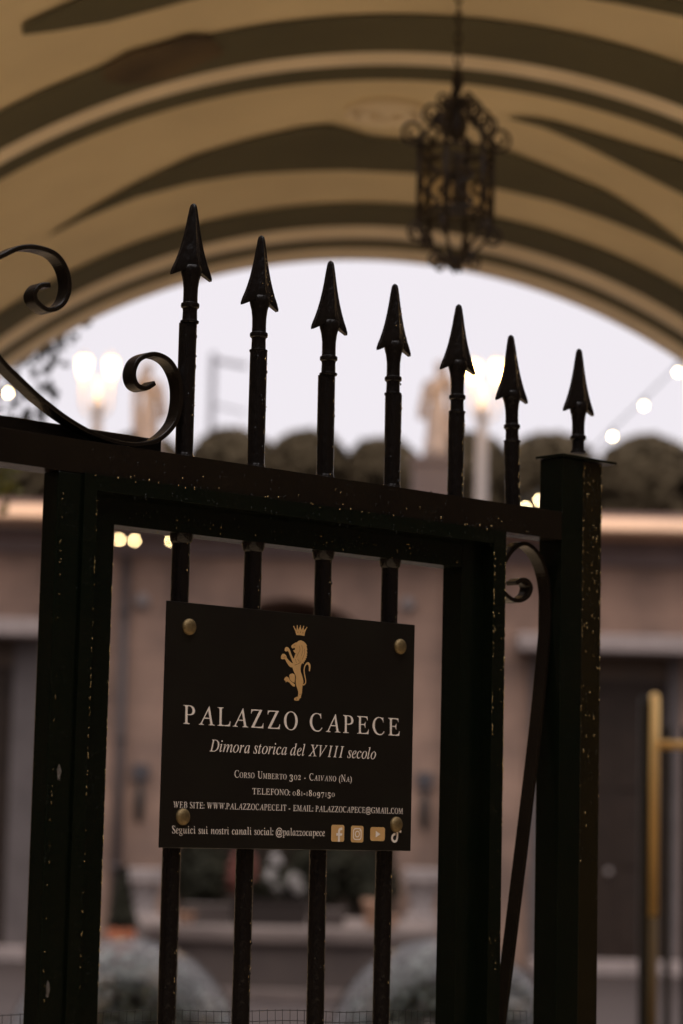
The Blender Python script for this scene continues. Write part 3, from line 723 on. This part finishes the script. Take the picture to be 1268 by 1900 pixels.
bm = bmesh.new(); h0, h1 = hexa(RB * .97, lz(396)), hexa(RB * .97, lz(286))
for i in range(6):
    v = [bm.verts.new(p) for p in (h0[i], h0[i + 1], h1[i + 1], h1[i])]; bm.faces.new(v)
obj('glass', bm, SMOKED, lan)
bm = bmesh.new()                         # candle holder and wavy stems inside
for i in range(3):
    a = R(120 * i + 40); ca, sa = math.cos(a) * .022, math.sin(a) * .022
    lathe(bm, [(.007, lz(392)), (.007, lz(345)), (.013, lz(343)), (.009, lz(338)), (.009, lz(318)), (.003, lz(312))], 10, (ca, sa, 0))
    tube(bm, catmull([(0, 0, lz(398)), (ca * .7, sa * .7, lz(400)), (ca, sa, lz(392))], 4), .005, 6)
tube(bm, [(0, 0, lz(400)), (0, 0, lz(280))], .007, 8)
obj('candle_holder', bm, LANT, lan, smooth=True)

# ---------------------------------------------------------------- courtyard facade
FY = 27.5
def F(px_, py_, Y=FY): p = at(px_, py_, Y); return p.x, p.z
fac = thing('courtyard_facade', 'low pinkish plaster facade with arched niche, two doorways and stone cornice', 'building', (0, FY, 0))
def fb(name, x0, x1, y0, y1, z0, z1, mat, bevel=0, parent=fac): return obj(name, boxm(x0, x1, y0, y1, z0, z1), mat, parent, bevel=bevel)
zc1 = F(1200, 970)[1]; zc0 = F(1200, 1006)[1]; zf0 = F(1200, 1052)[1]
nx, nz = F(533, 1317); nr = 207 / FPX * FY
n0 = .5
# wall with the niche cut out
bm = bmesh.new()
arc = [(nx + nr * math.cos(math.pi * i / 32), nz + nr * math.sin(math.pi * i / 32)) for i in range(33)]
arc = [(nx + nr, 0)] + arc + [(nx - nr, 0)]
XL, XR, ZT = -10.0, 10.0, zc0
outr = []
for x, z in arc:
    if z == 0: outr.append((XR if x > nx else XL, 0))
    else:
        dx, dz = x - nx, z - nz
        k = min(((XR - nx) if dx > 0 else (nx - XL)) / abs(dx) if abs(dx) > 1e-6 else 1e9, (ZT - nz) / dz if dz > 1e-6 else 1e9)
        outr.append((nx + dx * k, nz + dz * k))
va = [bm.verts.new((x, 0, z)) for x, z in arc]; vb = [bm.verts.new((x, 0, z)) for x, z in outr]; vc = [bm.verts.new((x, 1.6, z)) for x, z in arc]
for i in range(len(arc) - 1):
    bm.faces.new((va[i], va[i + 1], vb[i + 1], vb[i])); bm.faces.new((va[i], va[i + 1], vc[i + 1], vc[i]))
obj('wall', bm, old_plaster(), fac)
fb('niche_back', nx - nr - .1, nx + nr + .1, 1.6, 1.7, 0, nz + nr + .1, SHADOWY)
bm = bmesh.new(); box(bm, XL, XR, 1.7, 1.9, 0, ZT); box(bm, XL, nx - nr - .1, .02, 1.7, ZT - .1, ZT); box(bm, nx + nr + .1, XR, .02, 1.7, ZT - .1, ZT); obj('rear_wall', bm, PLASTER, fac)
fb('under_cornice_band', XL, XR, -.10, -.002, zf0, zc0 - .003, GREYBROWN)  # band below the cornice, a darker grey-brown than the wall
bm = bmesh.new()
prof = [(-.62, zc0), (-.70, zc0 + .03), (-.70, zc0 + .07), (-.35, zc1), (1.9, zc1), (1.9, zc0)]     # weathered slope on top of the cornice
a_ = [bm.verts.new((XL, y, z)) for y, z in prof]; b_ = [bm.verts.new((XR, y, z)) for y, z in prof]
for i in range(6): bm.faces.new((a_[i], a_[(i + 1) % 6], b_[(i + 1) % 6], b_[i]))
bm.faces.new(a_); bm.faces.new(b_[::-1])
obj('cornice', bm, CORNICE, fac, bevel=.02)
fb('parapet', XL, XR, .3, .6, zc1 + .001, zc1 + .14, GREYBROWN)
for (xa, xb, side) in ((955, 1420, 1), (-330, 95, -1)):
    x0, z0 = F(xa, 1212 if side > 0 else 1177); x1, z1 = F(xb, 1178 if side > 0 else 1150)
    zt = z0 + .19
    fb('door_canopy', x0, x1, -.55, -.001, z0, zt, PALE, .02)
    dl, dr = (F(1032, 1500)[0], F(1238, 1500)[0]) if side > 0 else (F(-190, 1500)[0], F(18, 1500)[0])
    bm = bmesh.new(); jw = .30
    zl = F(1130, 1262)[1]
    box(bm, dl - jw, dl, -.09, -.001, 0, z0 - .001); box(bm, dr, dr + (.13 if side > 0 else jw), -.09, -.001, 0, z0 - .001); obj('door_jamb', bm, JAMB, fac)
    fb('transom', dl, dr, -.03, -.0005, zl, z0 - .001, M('warm_transom', (.05, .03, .016), .6, col2=(.075, .04, .018), nscale=2))
    d = fb('door', dl + .002, dr - .002, -.025, -.0005, .14, zl, DOORW)
    for zz in (.3, 1.15, 2.0):
        bm = bmesh.new()
        for cx0, cx1 in ((dl + .1, (dl + dr) / 2 - .06), ((dl + dr) / 2 + .06, dr - .1)): box(bm, cx0, cx1, -.04, -.026, zz, zz + .7)
        obj('door_panel', bm, DOORW, d, bevel=.008)
    if side > 0:
        kx, kz = F(1128, 1617); bm = bmesh.new(); ico(bm, (kx, -.075, kz), .036, 2); obj('door_knob', bm, MARBLE, d, smooth=True)
    fb('door_step', dl - .3, dr + .3, -.5, -.092, 0, .15, PALE, .015)
for x in (265, 757):
    p = F(x, 1116 if x < 500 else 1122); bm = bmesh.new(); lathe(bm, [(.085, 0), (.085, .05), (.06, .085), (.02, .095)], 20)
    bmesh.ops.rotate(bm, verts=bm.verts, cent=(0, 0, 0), matrix=Matrix.Rotation(R(90), 3, 'X'))
    o = obj('wall_roundel', bm, MARBLE, fac, smooth=True); o.location = (p[0], -.001, p[1])
xd, _ = F(223, 1400)
bm = bmesh.new(); tube(bm, [(xd, -.07, .05), (xd, -.07, zf0 - .02)], .055, 10); [tube(bm, [(xd, -.07, z), (xd, -.07, z + .06)], .072, 10) for z in (1.0, 2.4, 3.8)]
obj('drainpipe', bm, M('pipe_grey', (.075, .058, .055), .6), fac, smooth=True)
xd, _ = F(836, 1400)
bm = bmesh.new(); tube(bm, [(xd, -.07, .05), (xd, -.07, zf0 - .02)], .055, 10)
obj('drainpipe', bm, bpy.data.materials['pipe_grey'], fac, smooth=True)
for i, (x, y) in enumerate(((262, 1433), (788, 1448))):
    p = F(x, y)
    t = thing('wall_lantern', ['dark box lantern on the pink wall left of the arched niche', 'dark box lantern on the pink wall right of the arched niche'][i], 'lantern', (p[0], FY, p[1]), 0, 'lanterns on the courtyard wall')
    obj('bracket', boxm(-.09, .09, -.1, -.001, -.09, .09), M('lantern_grey', (.06, .052, .055), .6), t, bevel=.01)
    bm = bmesh.new(); lathe(bm, [(.01, -.56), (.045, -.5), (.055, -.3), (.04, -.22), (.012, -.1)], 10, (0, -.09, 0)); obj('drop', bm, IRONDK, t, smooth=True)

# ---------------------------------------------------------------- statues on the parapet
def skin_mesh(verts, edges, radii, lev=1):
    me = bpy.data.meshes.new('skin'); me.from_pydata(verts, edges, []); o = bpy.data.objects.new('skin', me); C.objects.link(o)
    o.modifiers.new('skin', 'SKIN'); sv = me.skin_vertices[0].data
    for i, r in enumerate(radii): sv[i].radius = r if isinstance(r, tuple) else (r, r)
    sv[0].use_root = True
    m = o.modifiers.new('sub', 'SUBSURF'); m.levels = lev; m.render_levels = lev
    dg = bpy.context.evaluated_depsgraph_get(); out_ = bpy.data.meshes.new_from_object(o.evaluated_get(dg))
    bpy.data.objects.remove(o); return out_
def statue(px_, ytop, ybase, label, flip=1):
    pb = at(px_, ybase, FY + .05); H = at(px_, ytop, FY + .05).z - pb.z
    ped0 = zc1 + .001
    t = thing('statue', label, 'statue', (pb.x, FY + .05, ped0), 0, 'statues on the parapet')
    zb = pb.z - ped0; bm = bmesh.new()
    box(bm, -.25, .25, -.2, .2, 0, zb - .08); box(bm, -.29, .29, -.22, .22, zb - .08, zb)
    obj('pedestal', bm, M('pedestal_stone', (.10, .08, .08), .85) if 'pedestal_stone' not in bpy.data.materials else bpy.data.materials['pedestal_stone'], t, bevel=.015)
    h = H * .93; s = h / 1.7; f = flip
    V = [(0, 0, .92), (.02 * f, 0, 1.12), (.03 * f, 0, 1.34), (.03 * f, -.01, 1.47), (.05 * f, -.03, 1.60), (.06 * f, -.03, 1.70),
         (-.17 * f, 0, 1.38), (-.24 * f, -.02, 1.14), (-.12 * f, -.16, 1.02), (.20 * f, 0, 1.38), (.27 * f, -.05, 1.18), (.20 * f, -.14, 1.42), (.14 * f, -.12, 1.66),
         (-.09 * f, 0, .86), (-.10 * f, -.06, .48), (-.10 * f, -.01, .08), (-.11 * f, -.12, .03), (.10 * f, 0, .86), (.11 * f, .0, .48), (.12 * f, .02, .08), (.13 * f, -.09, .03)]
    E_ = [(0, 1), (1, 2), (2, 3), (3, 4), (4, 5), (2, 6), (6, 7), (7, 8), (2, 9), (9, 10), (10, 11), (11, 12), (0, 13), (13, 14), (14, 15), (15, 16), (0, 17), (17, 18), (18, 19), (19, 20)]
    Rr = [(.15, .11), (.135, .10), (.155, .10), .055, .085, .07, .06, .05, .04, .06, .05, .04, .035, .095, .075, .05, .04, .095, .075, .05, .04]
    me = skin_mesh([(x * s, y * s, z * s + zb) for x, y, z in V], E_, [tuple(q * s for q in r) if isinstance(r, tuple) else r * s for r in Rr])
    link('figure', me, STATUE, t, smooth=True)
    bm = bmesh.new()                       # draped robe
    lathe(bm, [(.22 * s, .0), (.20 * s, .2 * s), (.165 * s, .5 * s), (.15 * s, .8 * s), (.125 * s, 1.02 * s), (.11 * s, 1.10 * s)], 36, (0, 0, zb), lambda u, k: 1 + .09 * math.sin(u * 2 * math.pi * 9 + k * 3) * (1 - k * .6))
    obj('robe', bm, STATUE, t, smooth=True)
    bm = bmesh.new()                       # mantle across the back and shoulder
    pts = catmull([(-.26 * f * s, -.02, zb + .7 * s), (-.22 * f * s, -.08 * s, zb + 1.05 * s), (-.05 * f * s, -.13 * s, zb + 1.28 * s), (.18 * f * s, -.05 * s, zb + 1.44 * s), (.26 * f * s, .06 * s, zb + 1.1 * s), (.24 * f * s, .08 * s, zb + .4 * s)], 5)
    tube(bm, pts, .075 * s, 8); obj('mantle', bm, STATUE, t, smooth=True)
    bm = bmesh.new(); ico(bm, (.055 * f * s, .015 * s, zb + 1.68 * s), .095 * s, 2, (1, 1, .95), .05); obj('hair', bm, STATUE, t, smooth=True)
statue(808, 662, 852, 'weathered stone figure on the parapet beside the right-hand double street lamp', 1)
statue(276, 664, 850, 'weathered stone figure on the parapet behind the curl of the gate scroll', -1)

# ---------------------------------------------------------------- street lamps
def street_lamp(pxp, lamps, Y, label):
    p0 = at(pxp, 930, Y); t = thing('street_lamp', label, 'street lamp', (p0.x, Y, 0), 0, 'double street lamps in the courtyard')
    zt = at(pxp, lamps[0][1] + 30, Y).z
    bm = bmesh.new(); lathe(bm, [(.16, 0), (.16, .25), (.10, .35), (.085, .5), (.072, 2.0), (.060, zt - .5), (.055, zt - .28), (.075, zt - .24), (.03, zt - .15), (.012, zt + .05)], 14); obj('pole', bm, POLE, t, smooth=True)
    for lx, ly, hw in lamps:
        c = at(lx, ly, Y); cx = c.x - p0.x; z = c.z; hh = 20 / FPX * Y; hw_ = hw / FPX * Y
        bm = bmesh.new(); tube(bm, catmull([(0, 0, zt - .26), (cx * .5, 0, zt - .34), (cx, 0, zt - .24), (cx, 0, z - hh)], 5), .016, 6); obj('arm', bm, POLE, t, smooth=True)
        bm = bmesh.new(); lathe(bm, [(hw_ * .45, -hh), (hw_ * .8, -hh * .2), (hw_, hh * .55), (hw_ * .92, hh * .85)], 12, (cx, 0, z))
        lt = obj('lamp', bm, LAMPG, t, smooth=True)
        pl = bpy.data.lights.new('lamp_light', 'POINT'); pl.energy = 38; pl.color = (1.0, .58, .22); pl.shadow_soft_size = .09
        po = bpy.data.objects.new('lamp_light', pl); C.objects.link(po); po.parent = t; po.location = (cx, -hw_ * 1.5, z)
        bm = bmesh.new(); lathe(bm, [(hw_ * 1.02, hh * .86), (hw_ * .75, hh * 1.05), (hw_ * .25, hh * 1.22), (.012, hh * 1.3), (.02, hh * 1.4), (.004, hh * 1.5)], 12, (cx, 0, z)); obj('lamp_cap', bm, POLE, lt, smooth=True)
        bm = lathe(bmesh.new(), [(hw_ * .2, -hh * 1.15), (hw_ * .48, -hh * 1.0)], 10, (cx, 0, z)); obj('lamp_base', bm, POLE, lt, smooth=True)
street_lamp(175, [(156, 682, 11.5), (207, 684, 10)], 26.68, 'pale street lamp with two lit lanterns left of the gate scroll')
street_lamp(893, [(879, 692, 11.5), (923, 690, 11)], 26.68, 'pale street lamp with two lit lanterns behind the fifth and sixth spears')

# ---------------------------------------------------------------- strings of bulbs
def festoon(label, pts, bulbs, Y, mat, br=.034):
    o0 = at(*pts[0], Y); t = thing('string_lights', label, 'string lights', o0, 0, 'strings of lit bulbs')
    P = [at(x, y - 10, Y) - o0 for x, y in pts]
    bm = bmesh.new(); tube(bm, catmull(P, 6), .007, 6); obj('cable', bm, WIRE, t, smooth=True)
    for x, y in bulbs:
        c = at(x, y, Y) - o0; bm = bmesh.new(); ico(bm, c, br, 2, (1, 1, 1.15)); b = obj('bulb', bm, mat, t, smooth=True)
        bm = bmesh.new(); lathe(bm, [(.016, .02), (.018, .05), (.01, .075)], 8, c); obj('socket', bm, WIRE, b)
festoon('string of warm bulbs rising to the right edge of the arch', [(940, 958), (975, 938), (1001, 922), (1070, 872), (1137, 806), (1195, 750), (1258, 687), (1340, 600)], [(975, 942), (1001, 928), (1137, 810), (1195, 753), (1258, 691), (1330, 625)], 20, BULB2, .013)
festoon('string of warm bulbs under the cornice at the left', [(-60, 985), (100, 990), (222, 995), (250, 997), (318, 997), (420, 990)], [(222, 1001), (250, 1003), (318, 1003)], 24, BULB, .013)
festoon('short string with one warm bulb among the ivy at far left', [(-120, 660), (-40, 705), (15, 724), (40, 735)], [(15, 729), (-60, 700)], 18, BULB, .013)

# ---------------------------------------------------------------- trees beyond
TY = 60.0
tn = ['left of the gate scroll', 'between the first and second spears', 'between the second and third spears', 'between the third and fourth spears', 'behind the fifth spear and the right lamp', 'behind the last spear and the post', 'at the right edge of the photo', 'hidden partly behind the left lamp']
for i, (x, y, hw) in enumerate(((268, 803, 78), (430, 795, 74), (574, 797, 74), (712, 812, 70), (866, 803, 76), (1020, 802, 92), (1203, 806, 92), (110, 806, 84))):
    top = at(x, y, TY); rx = hw / FPX * TY * 1.06; rz = rx * .92
    t = thing('clipped_tree', 'round-crowned dark tree ' + tn[i], 'tree', (top.x, TY, 0), 0, 'row of round trees beyond the facade')
    rnd = random.Random(40 + i); bm = bmesh.new(); cz = top.z - rz
    holes = [(rnd.uniform(-.8, .8) * rx, cz - rz * rnd.uniform(.15, .9), rnd.uniform(.12, .24)) for _ in range(7)]
    gap = lambda p: any((p.x - hx) ** 2 + (p.z - hz) ** 2 < hr * hr for hx, hz, hr in holes)
    leaf_blob(bm, (0, 0, cz), rx, rx, rz, 4200, .19, rnd, .6, gap)
    leaf_blob(bm, (0, 0, cz - rz * .75), rx * .95, rx * .8, rz * .7, 900, .26, rnd, .2, gap)
    for _ in range(6):
        a = rnd.uniform(0, 6.28); e_ = rnd.uniform(-.2, .8)
        leaf_blob(bm, (math.cos(a) * math.cos(e_) * rx * .85, math.sin(a) * math.cos(e_) * rx * .85, cz + math.sin(e_) * rz * .85), rx * .28, rx * .28, rz * .25, 60, .24, rnd, .3)
    obj('crown', bm, LEAFT, t)
    bm = bmesh.new(); tube(bm, [(0, 0, 0), (.05, 0, cz * .5), (0, 0, cz)], [.22, .17, .1], 8)
    for k in range(5): a = k * 1.3; tube(bm, [(0, 0, cz - rz), (math.cos(a) * rx * .4, math.sin(a) * rx * .4, cz - rz * .3)], [.07, .03], 6)
    obj('trunk', bm, BARK, t, smooth=True)
# dark hedge mass lower down, behind the facade
bm = bmesh.new(); rnd = random.Random(77)
hl = [(rnd.uniform(-11, 11), rnd.uniform(9.0, 10.3), rnd.uniform(.08, .2)) for _ in range(26)] + [at(x, y, 64).xz[:] + (r_,) for x, y, r_ in ((1132, 915, .22), (1165, 925, .34), (1212, 928, .2), (1100, 935, .2))]
for k in range(11000):
    x = rnd.uniform(-11, 11); z = rnd.uniform(7.5, 10.75 + .25 * math.sin(x * 1.7))
    if any((x - hx) ** 2 + (z - hz) ** 2 < hr * hr for hx, hz, hr in hl): continue
    leaf(bm, Vector((x, 64 + rnd.uniform(-.5, .5), z)), Vector((rnd.uniform(-1, 1), -1, rnd.uniform(-.5, 1))), rnd.uniform(.2, .4), rnd)
tag(obj('far_hedge', bm, LEAFT), 'dark leafy mass behind the row of round trees', 'hedge', kind='stuff')

# thin distant mast with one arm
AY = 90.0
p = at(392, 800, AY); t = thing('antenna_mast', 'thin pale grey mast with one arm far off between first two spears', 'mast', (p.x, AY, 0))
zt = at(392, 655, AY).z; dx = at(460, 672, AY).x - p.x
bm = bmesh.new(); tube(bm, [(0, 0, 0), (0, 0, zt)], .12, 8); obj('pole', bm, GREYM, t)
bm = bmesh.new(); tube(bm, [(0, 0, zt - .25), (dx, 0, zt - .45)], .10, 6); tube(bm, [(0, 0, zt - 1.9), (dx, 0, zt - 2.2)], .05, 6); obj('arm', bm, GREYM, t)

# ---------------------------------------------------------------- fountain and pots in front of the niche
BY = 22.0
pc = at(527, 1737, BY); px_b = BY / FPX; zr = pc.z; hwid = 292 * px_b
fo = thing('fountain_basin', 'wide low stone fountain basin with pale rounded rim', 'fountain', (pc.x, BY + 1.4, 0))
def stad(r, n=48, sx=1.0, sy=1.0): return [(math.copysign(abs(math.cos(a)) ** .7, math.cos(a)) * r * sx, math.copysign(abs(math.sin(a)) ** .7, math.sin(a)) * r * sy) for a in [2 * math.pi * i / n for i in range(n)]]
def slab(bm, pts, z0, z1):
    a = [bm.verts.new((x, y, z0)) for x, y in pts]; b = [bm.verts.new((x, y, z1)) for x, y in pts]; n = len(pts)
    for i in range(n): bm.faces.new((a[i], a[(i + 1) % n], b[(i + 1) % n], b[i]))
    bm.faces.new(a[::-1]); bm.faces.new(b)
sy = 1.4 / hwid
bm = bmesh.new(); slab(bm, stad(hwid * .95, sx=1, sy=sy), .10, zr - .075); obj('basin', bm, BASIN, fo)
bm = bmesh.new(); slab(bm, stad(hwid, sx=1, sy=sy), zr - .074, zr + .07); obj('rim', bm, RIM, fo, bevel=.03)
bm = bmesh.new(); slab(bm, stad(hwid * 1.02, sx=1, sy=sy * 1.04), 0, .099); obj('base_step', bm, RIM, fo, bevel=.01)
zt = zr + .071
def X(px_, Y): return at(px_, 1700, Y).x
def planter(name, label, cat, x0, x1, y0, y1, Y, mat, dep=.3, group=None):
    a, b = at(x0, y1, Y), at(x1, y0, Y)
    t = thing(name, label, cat, ((a.x + b.x) / 2, Y, zt), 0, group); w_ = (b.x - a.x) / 2; h = b.z - a.z
    bm = bmesh.new(); box(bm, -w_, w_, -dep / 2, dep / 2, 0, h * .85); box(bm, -w_ - .015, w_ + .015, -dep / 2 - .015, dep / 2 + .015, h * .8501, h)
    obj('body', bm, mat, t, bevel=.008); return t, h, w_
YP = 22.6
TROUGH = M('trough_stone', (.030, .023, .020), .9, spec=.2)
t, h, w_ = planter('stone_trough', 'dark square stone trough in the middle of the fountain rim', 'trough', 432, 572, 1676, 1722, YP, TROUGH)
bm = bmesh.new(); leaf_blob(bm, (0, 0, h + .12), w_ * .9, .2, .18, 420, .07, random.Random(1)); obj('foliage', bm, LEAFD, t)
bm = bmesh.new(); rnd = random.Random(2)
for cx, cz, rr in ((.05, .20, .07), (.11, .12, .06), (.27, .17, .06), (.30, .10, .05), (.10, .34, .05)): leaf_blob(bm, (cx - .06, -.15, h + cz), rr, .05, rr, 60, .045, rnd, .2)
obj('flower', bm, WHITEF, t)
bm = bmesh.new(); leaf_blob(bm, (-w_ * .75, -.1, h + .22), .13, .12, .20, 220, .06, random.Random(3)); obj('red_foliage', bm, LEAFR, t)
t, h, w_ = planter('stone_block', 'low grey stone block left of the dark trough', 'stone block', 340, 430, 1688, 1722, YP, BASIN)
t, h, w_ = planter('stone_block', 'low grey stone block right of the dark trough', 'stone block', 574, 640, 1692, 1722, YP, BASIN)
def pot(name, label, pxc, ytop, ybot, hw, Y, mat, leafm=None, lh=0, lw=0, group='clay pots on the fountain rim', base=None, cone=False):
    a, b = at(pxc, ybot, Y), at(pxc, ytop, Y); h = b.z - a.z; r = hw / FPX * Y
    t = thing(name, label, 'pot', (a.x, Y, a.z if base is None else base), 0, group)
    if base is not None: h = b.z - base
    bm = bmesh.new(); lathe(bm, [(r * .68, 0), (r * .74, .01), (r * .93, h * .78), (r, h * .8), (r * 1.02, h), (r * .85, h), (r * .8, h * .9)], 18); obj('body', bm, mat, t, smooth=True)
    if leafm:
        bm = bmesh.new(); rnd = random.Random(int(pxc))
        if cone:
            for k in range(6): leaf_blob(bm, (0, 0, h + lh * (k + .5) / 6), lw * (1 - k / 6.5), lw * (1 - k / 6.5), lh / 8, 150, .05, rnd, .2)
        else: leaf_blob(bm, (0, 0, h + lh * .5), lw, lw, lh * .55, 300, .06, rnd, .2)
        obj('foliage', bm, leafm, t)
    return t
pot('flower_pot', 'peach coloured clay pot on the right of the fountain rim', 694, 1668, 1722, 22, 22.5, PEACH, LEAFD, .12, .10, base=zt)
pot('flower_pot', 'smallest peach clay pot at the right end of the fountain rim', 724, 1700, 1734, 15, 22.3, PEACH, base=zt)
pot('flower_pot', 'peach clay pot on the left of the fountain rim', 345, 1692, 1722, 22, 22.5, PEACH, base=zt)
pot('flower_pot', 'orange terracotta pot with dark conical shrub beside the basin', 222, 1722, 1846, 26, 22.2, TERRA, LEAFD, .52, .15, group=None, base=0, cone=True)
# white carved capitals either side of the basin
for i, x in enumerate((268, 783)):
    Y = 25.0; a, b = at(x, 1695, Y), at(x, 1612, Y); r = 34 / FPX * Y
    t = thing('marble_capital', ['white carved marble capital on a plinth left of the niche', 'white carved marble capital on a plinth right of the niche'][i], 'capital', (a.x, Y, 0), 0, 'marble capitals beside the niche')
    obj('plinth', boxm(-r * .9, r * .9, -r * .9, r * .9, 0, a.z), PALE, t, bevel=.02)
    bm = bmesh.new(); h = b.z - a.z
    lathe(bm, [(r * .62, a.z), (r * .6, a.z + h * .2), (r * .7, a.z + h * .5), (r * .95, a.z + h * .66)], 24, (0, 0, 0), lambda u, k: 1 + .1 * math.cos(u * 2 * math.pi * 8))
    box(bm, -r, r, -r, r, a.z + h * .7, a.z + h)
    for q in range(8): aa = q * math.pi / 4; ico(bm, (math.cos(aa) * r * .82, math.sin(aa) * r * .82, a.z + h * .58), r * .2, 1)
    obj('carving', bm, MARBLE, t, bevel=.015)
# planting in the shade of the niche
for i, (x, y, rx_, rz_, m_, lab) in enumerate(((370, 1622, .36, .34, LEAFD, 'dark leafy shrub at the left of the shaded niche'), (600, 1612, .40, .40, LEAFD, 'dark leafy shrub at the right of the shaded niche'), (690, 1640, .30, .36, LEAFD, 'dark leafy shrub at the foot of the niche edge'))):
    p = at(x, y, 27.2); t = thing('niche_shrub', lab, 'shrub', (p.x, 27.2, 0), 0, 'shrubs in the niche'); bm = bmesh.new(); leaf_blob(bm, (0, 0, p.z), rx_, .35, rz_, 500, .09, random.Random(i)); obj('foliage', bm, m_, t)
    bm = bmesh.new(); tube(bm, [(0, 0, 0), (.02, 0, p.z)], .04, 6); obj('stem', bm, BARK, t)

# ---------------------------------------------------------------- two domed covers in the foreground
for i, x in enumerate((230, 822)):
    Y = 10.6; c = at(x, 1747 + 218, Y); r = 218 / FPX * Y
    t = thing('plant_dome', ['clear rounded dome over pale foliage at the lower left', 'clear rounded dome over pale foliage at the lower right'][i], 'plant dome', (c.x, Y, 0), 0, 'clear domes over planters')
    bm = bmesh.new(); lathe(bm, [(r * .55, 0), (r * .6, .03), (r * .9, c.z - r * .45), (r * .97, c.z - r * .42), (r * .97, c.z - r * .36), (r * .5, c.z - r * .38)], 32); obj('planter', bm, BASIN, t, smooth=True)
    bm = bmesh.new(); n = 40
    prof = [(r * math.cos(a), c.z + r * math.sin(a)) for a in [R(-22 + 111.5 * k / 24) for k in range(25)]]
    lathe(bm, prof, 48); 
    for f in [f for f in bm.faces if len(f.verts) > 4 and f.calc_center_median().z < c.z]: bm.faces.remove(f)
    obj('cover', bm, PLASTIC, t, smooth=True)
    rnd = random.Random(90 + i); bm = bmesh.new()
    leaf_blob(bm, (0, 0, c.z), r * .9, r * .9, r * .9, 2200, .05, rnd, .6); obj('foliage', bm, LEAFS, t)
    bm = bmesh.new()
    for q in range(13):
        a = rnd.uniform(3.4, 6.0) if q < 8 else rnd.uniform(0, 6.28); e_ = rnd.uniform(.1, 1.2); q_ = rnd.uniform(.03, .075); leaf_blob(bm, (math.cos(a) * math.cos(e_) * r * .86, math.sin(a) * math.cos(e_) * r * .86, c.z + math.sin(e_) * r * .86), q_, q_, q_ * .7, 60, .032, rnd, .1)
    obj('blossom', bm, WHITEF, t)

# ---------------------------------------------------------------- brass-railed screen at the right of the arch
SY = 10.8
p = at(1196, 1700, SY); k = SY / FPX
sc = thing('railing_screen', 'dark iron railing with a bright brass post and crossbar at right', 'railing', (p.x, SY, 0))
ztop = at(1200, 1294, SY).z; zh = at(1235, 1382, SY).z
obj('post', boxm(-11 * k, 9 * k, -.02, .02, 0, ztop), IRONDK, sc, bevel=.004)
bm = bmesh.new(); zb_ = at(1210, 1700, SY).z; tube(bm, [(15.5 * k, -.012, zb_), (15.5 * k, -.012, ztop)], 9 * k, 14); ico(bm, (15.5 * k, -.012, ztop), 9 * k, 2); obj('brass_post', bm, BRASS, sc, smooth=True)
bm = tube(bmesh.new(), [(15.5 * k, -.012, .1), (15.5 * k, -.012, zb_)], 8.5 * k, 14); obj('dim_foot', bm, M('dim_brass', (.16, .10, .03), .5, metal=.3), sc, smooth=True)  # shine fading towards the foot, put into a darker brass colour
bm = bmesh.new(); tube(bm, [(16 * k, -.012, zh), (.9, -.012, zh)], 8 * k, 14); obj('brass_crossbar', bm, BRASS, sc, smooth=True)
for x in (36, 68, 110, 150, 190, 230):
    obj('iron_bar', boxm(x * k, (x + 12) * k, -.008, .008, .05, ztop - .12), IRONDK, sc, bevel=.003)
obj('bottom_rail', boxm(9 * k, .9, -.012, .012, .05, .1), IRONDK, sc); obj('end_post', boxm(.9, .95, -.02, .02, 0, ztop), IRONDK, sc, bevel=.004)

# ---------------------------------------------------------------- ivy trailing at the left of the arch
VY = 9.75
p = at(70, 640, VY); t = thing('trailing_ivy', 'thin trailing ivy with dark leaves hanging at the arch edge', 'ivy', p)
bm = bmesh.new(); bl = bmesh.new(); by = bmesh.new(); rnd = random.Random(21)
for pts in ([(150, 600), (110, 640), (80, 700), (72, 760), (50, 800)], [(120, 610), (70, 650), (30, 690), (20, 760), (5, 830), (2, 920)], [(60, 640), (30, 700), (25, 770), (40, 790)], [(20, 700), (-10, 800), (5, 880), (8, 930)]):
    P = [at(x, y, VY) - p for x, y in pts]; Q = catmull(P, 8); tube(bm, Q, .0022, 5)
    for q in Q:
        for _ in range(3):
            if rnd.random() < .34: leaf(by if (q + p).z < at(0, 860, VY).z else bl, q + Vector((rnd.uniform(-.06, .06), rnd.uniform(-.02, .02), rnd.uniform(-.06, .06))), Vector((rnd.uniform(-1, 1), -1, rnd.uniform(-.6, .6))), rnd.uniform(.018, .05), rnd, 1.5)
obj('stem', bm, BARK, t); obj('leaves', bl, LEAFD, t); obj('yellow_leaves', by, LEAFY, t, label='yellow-green leaves at the lower end')
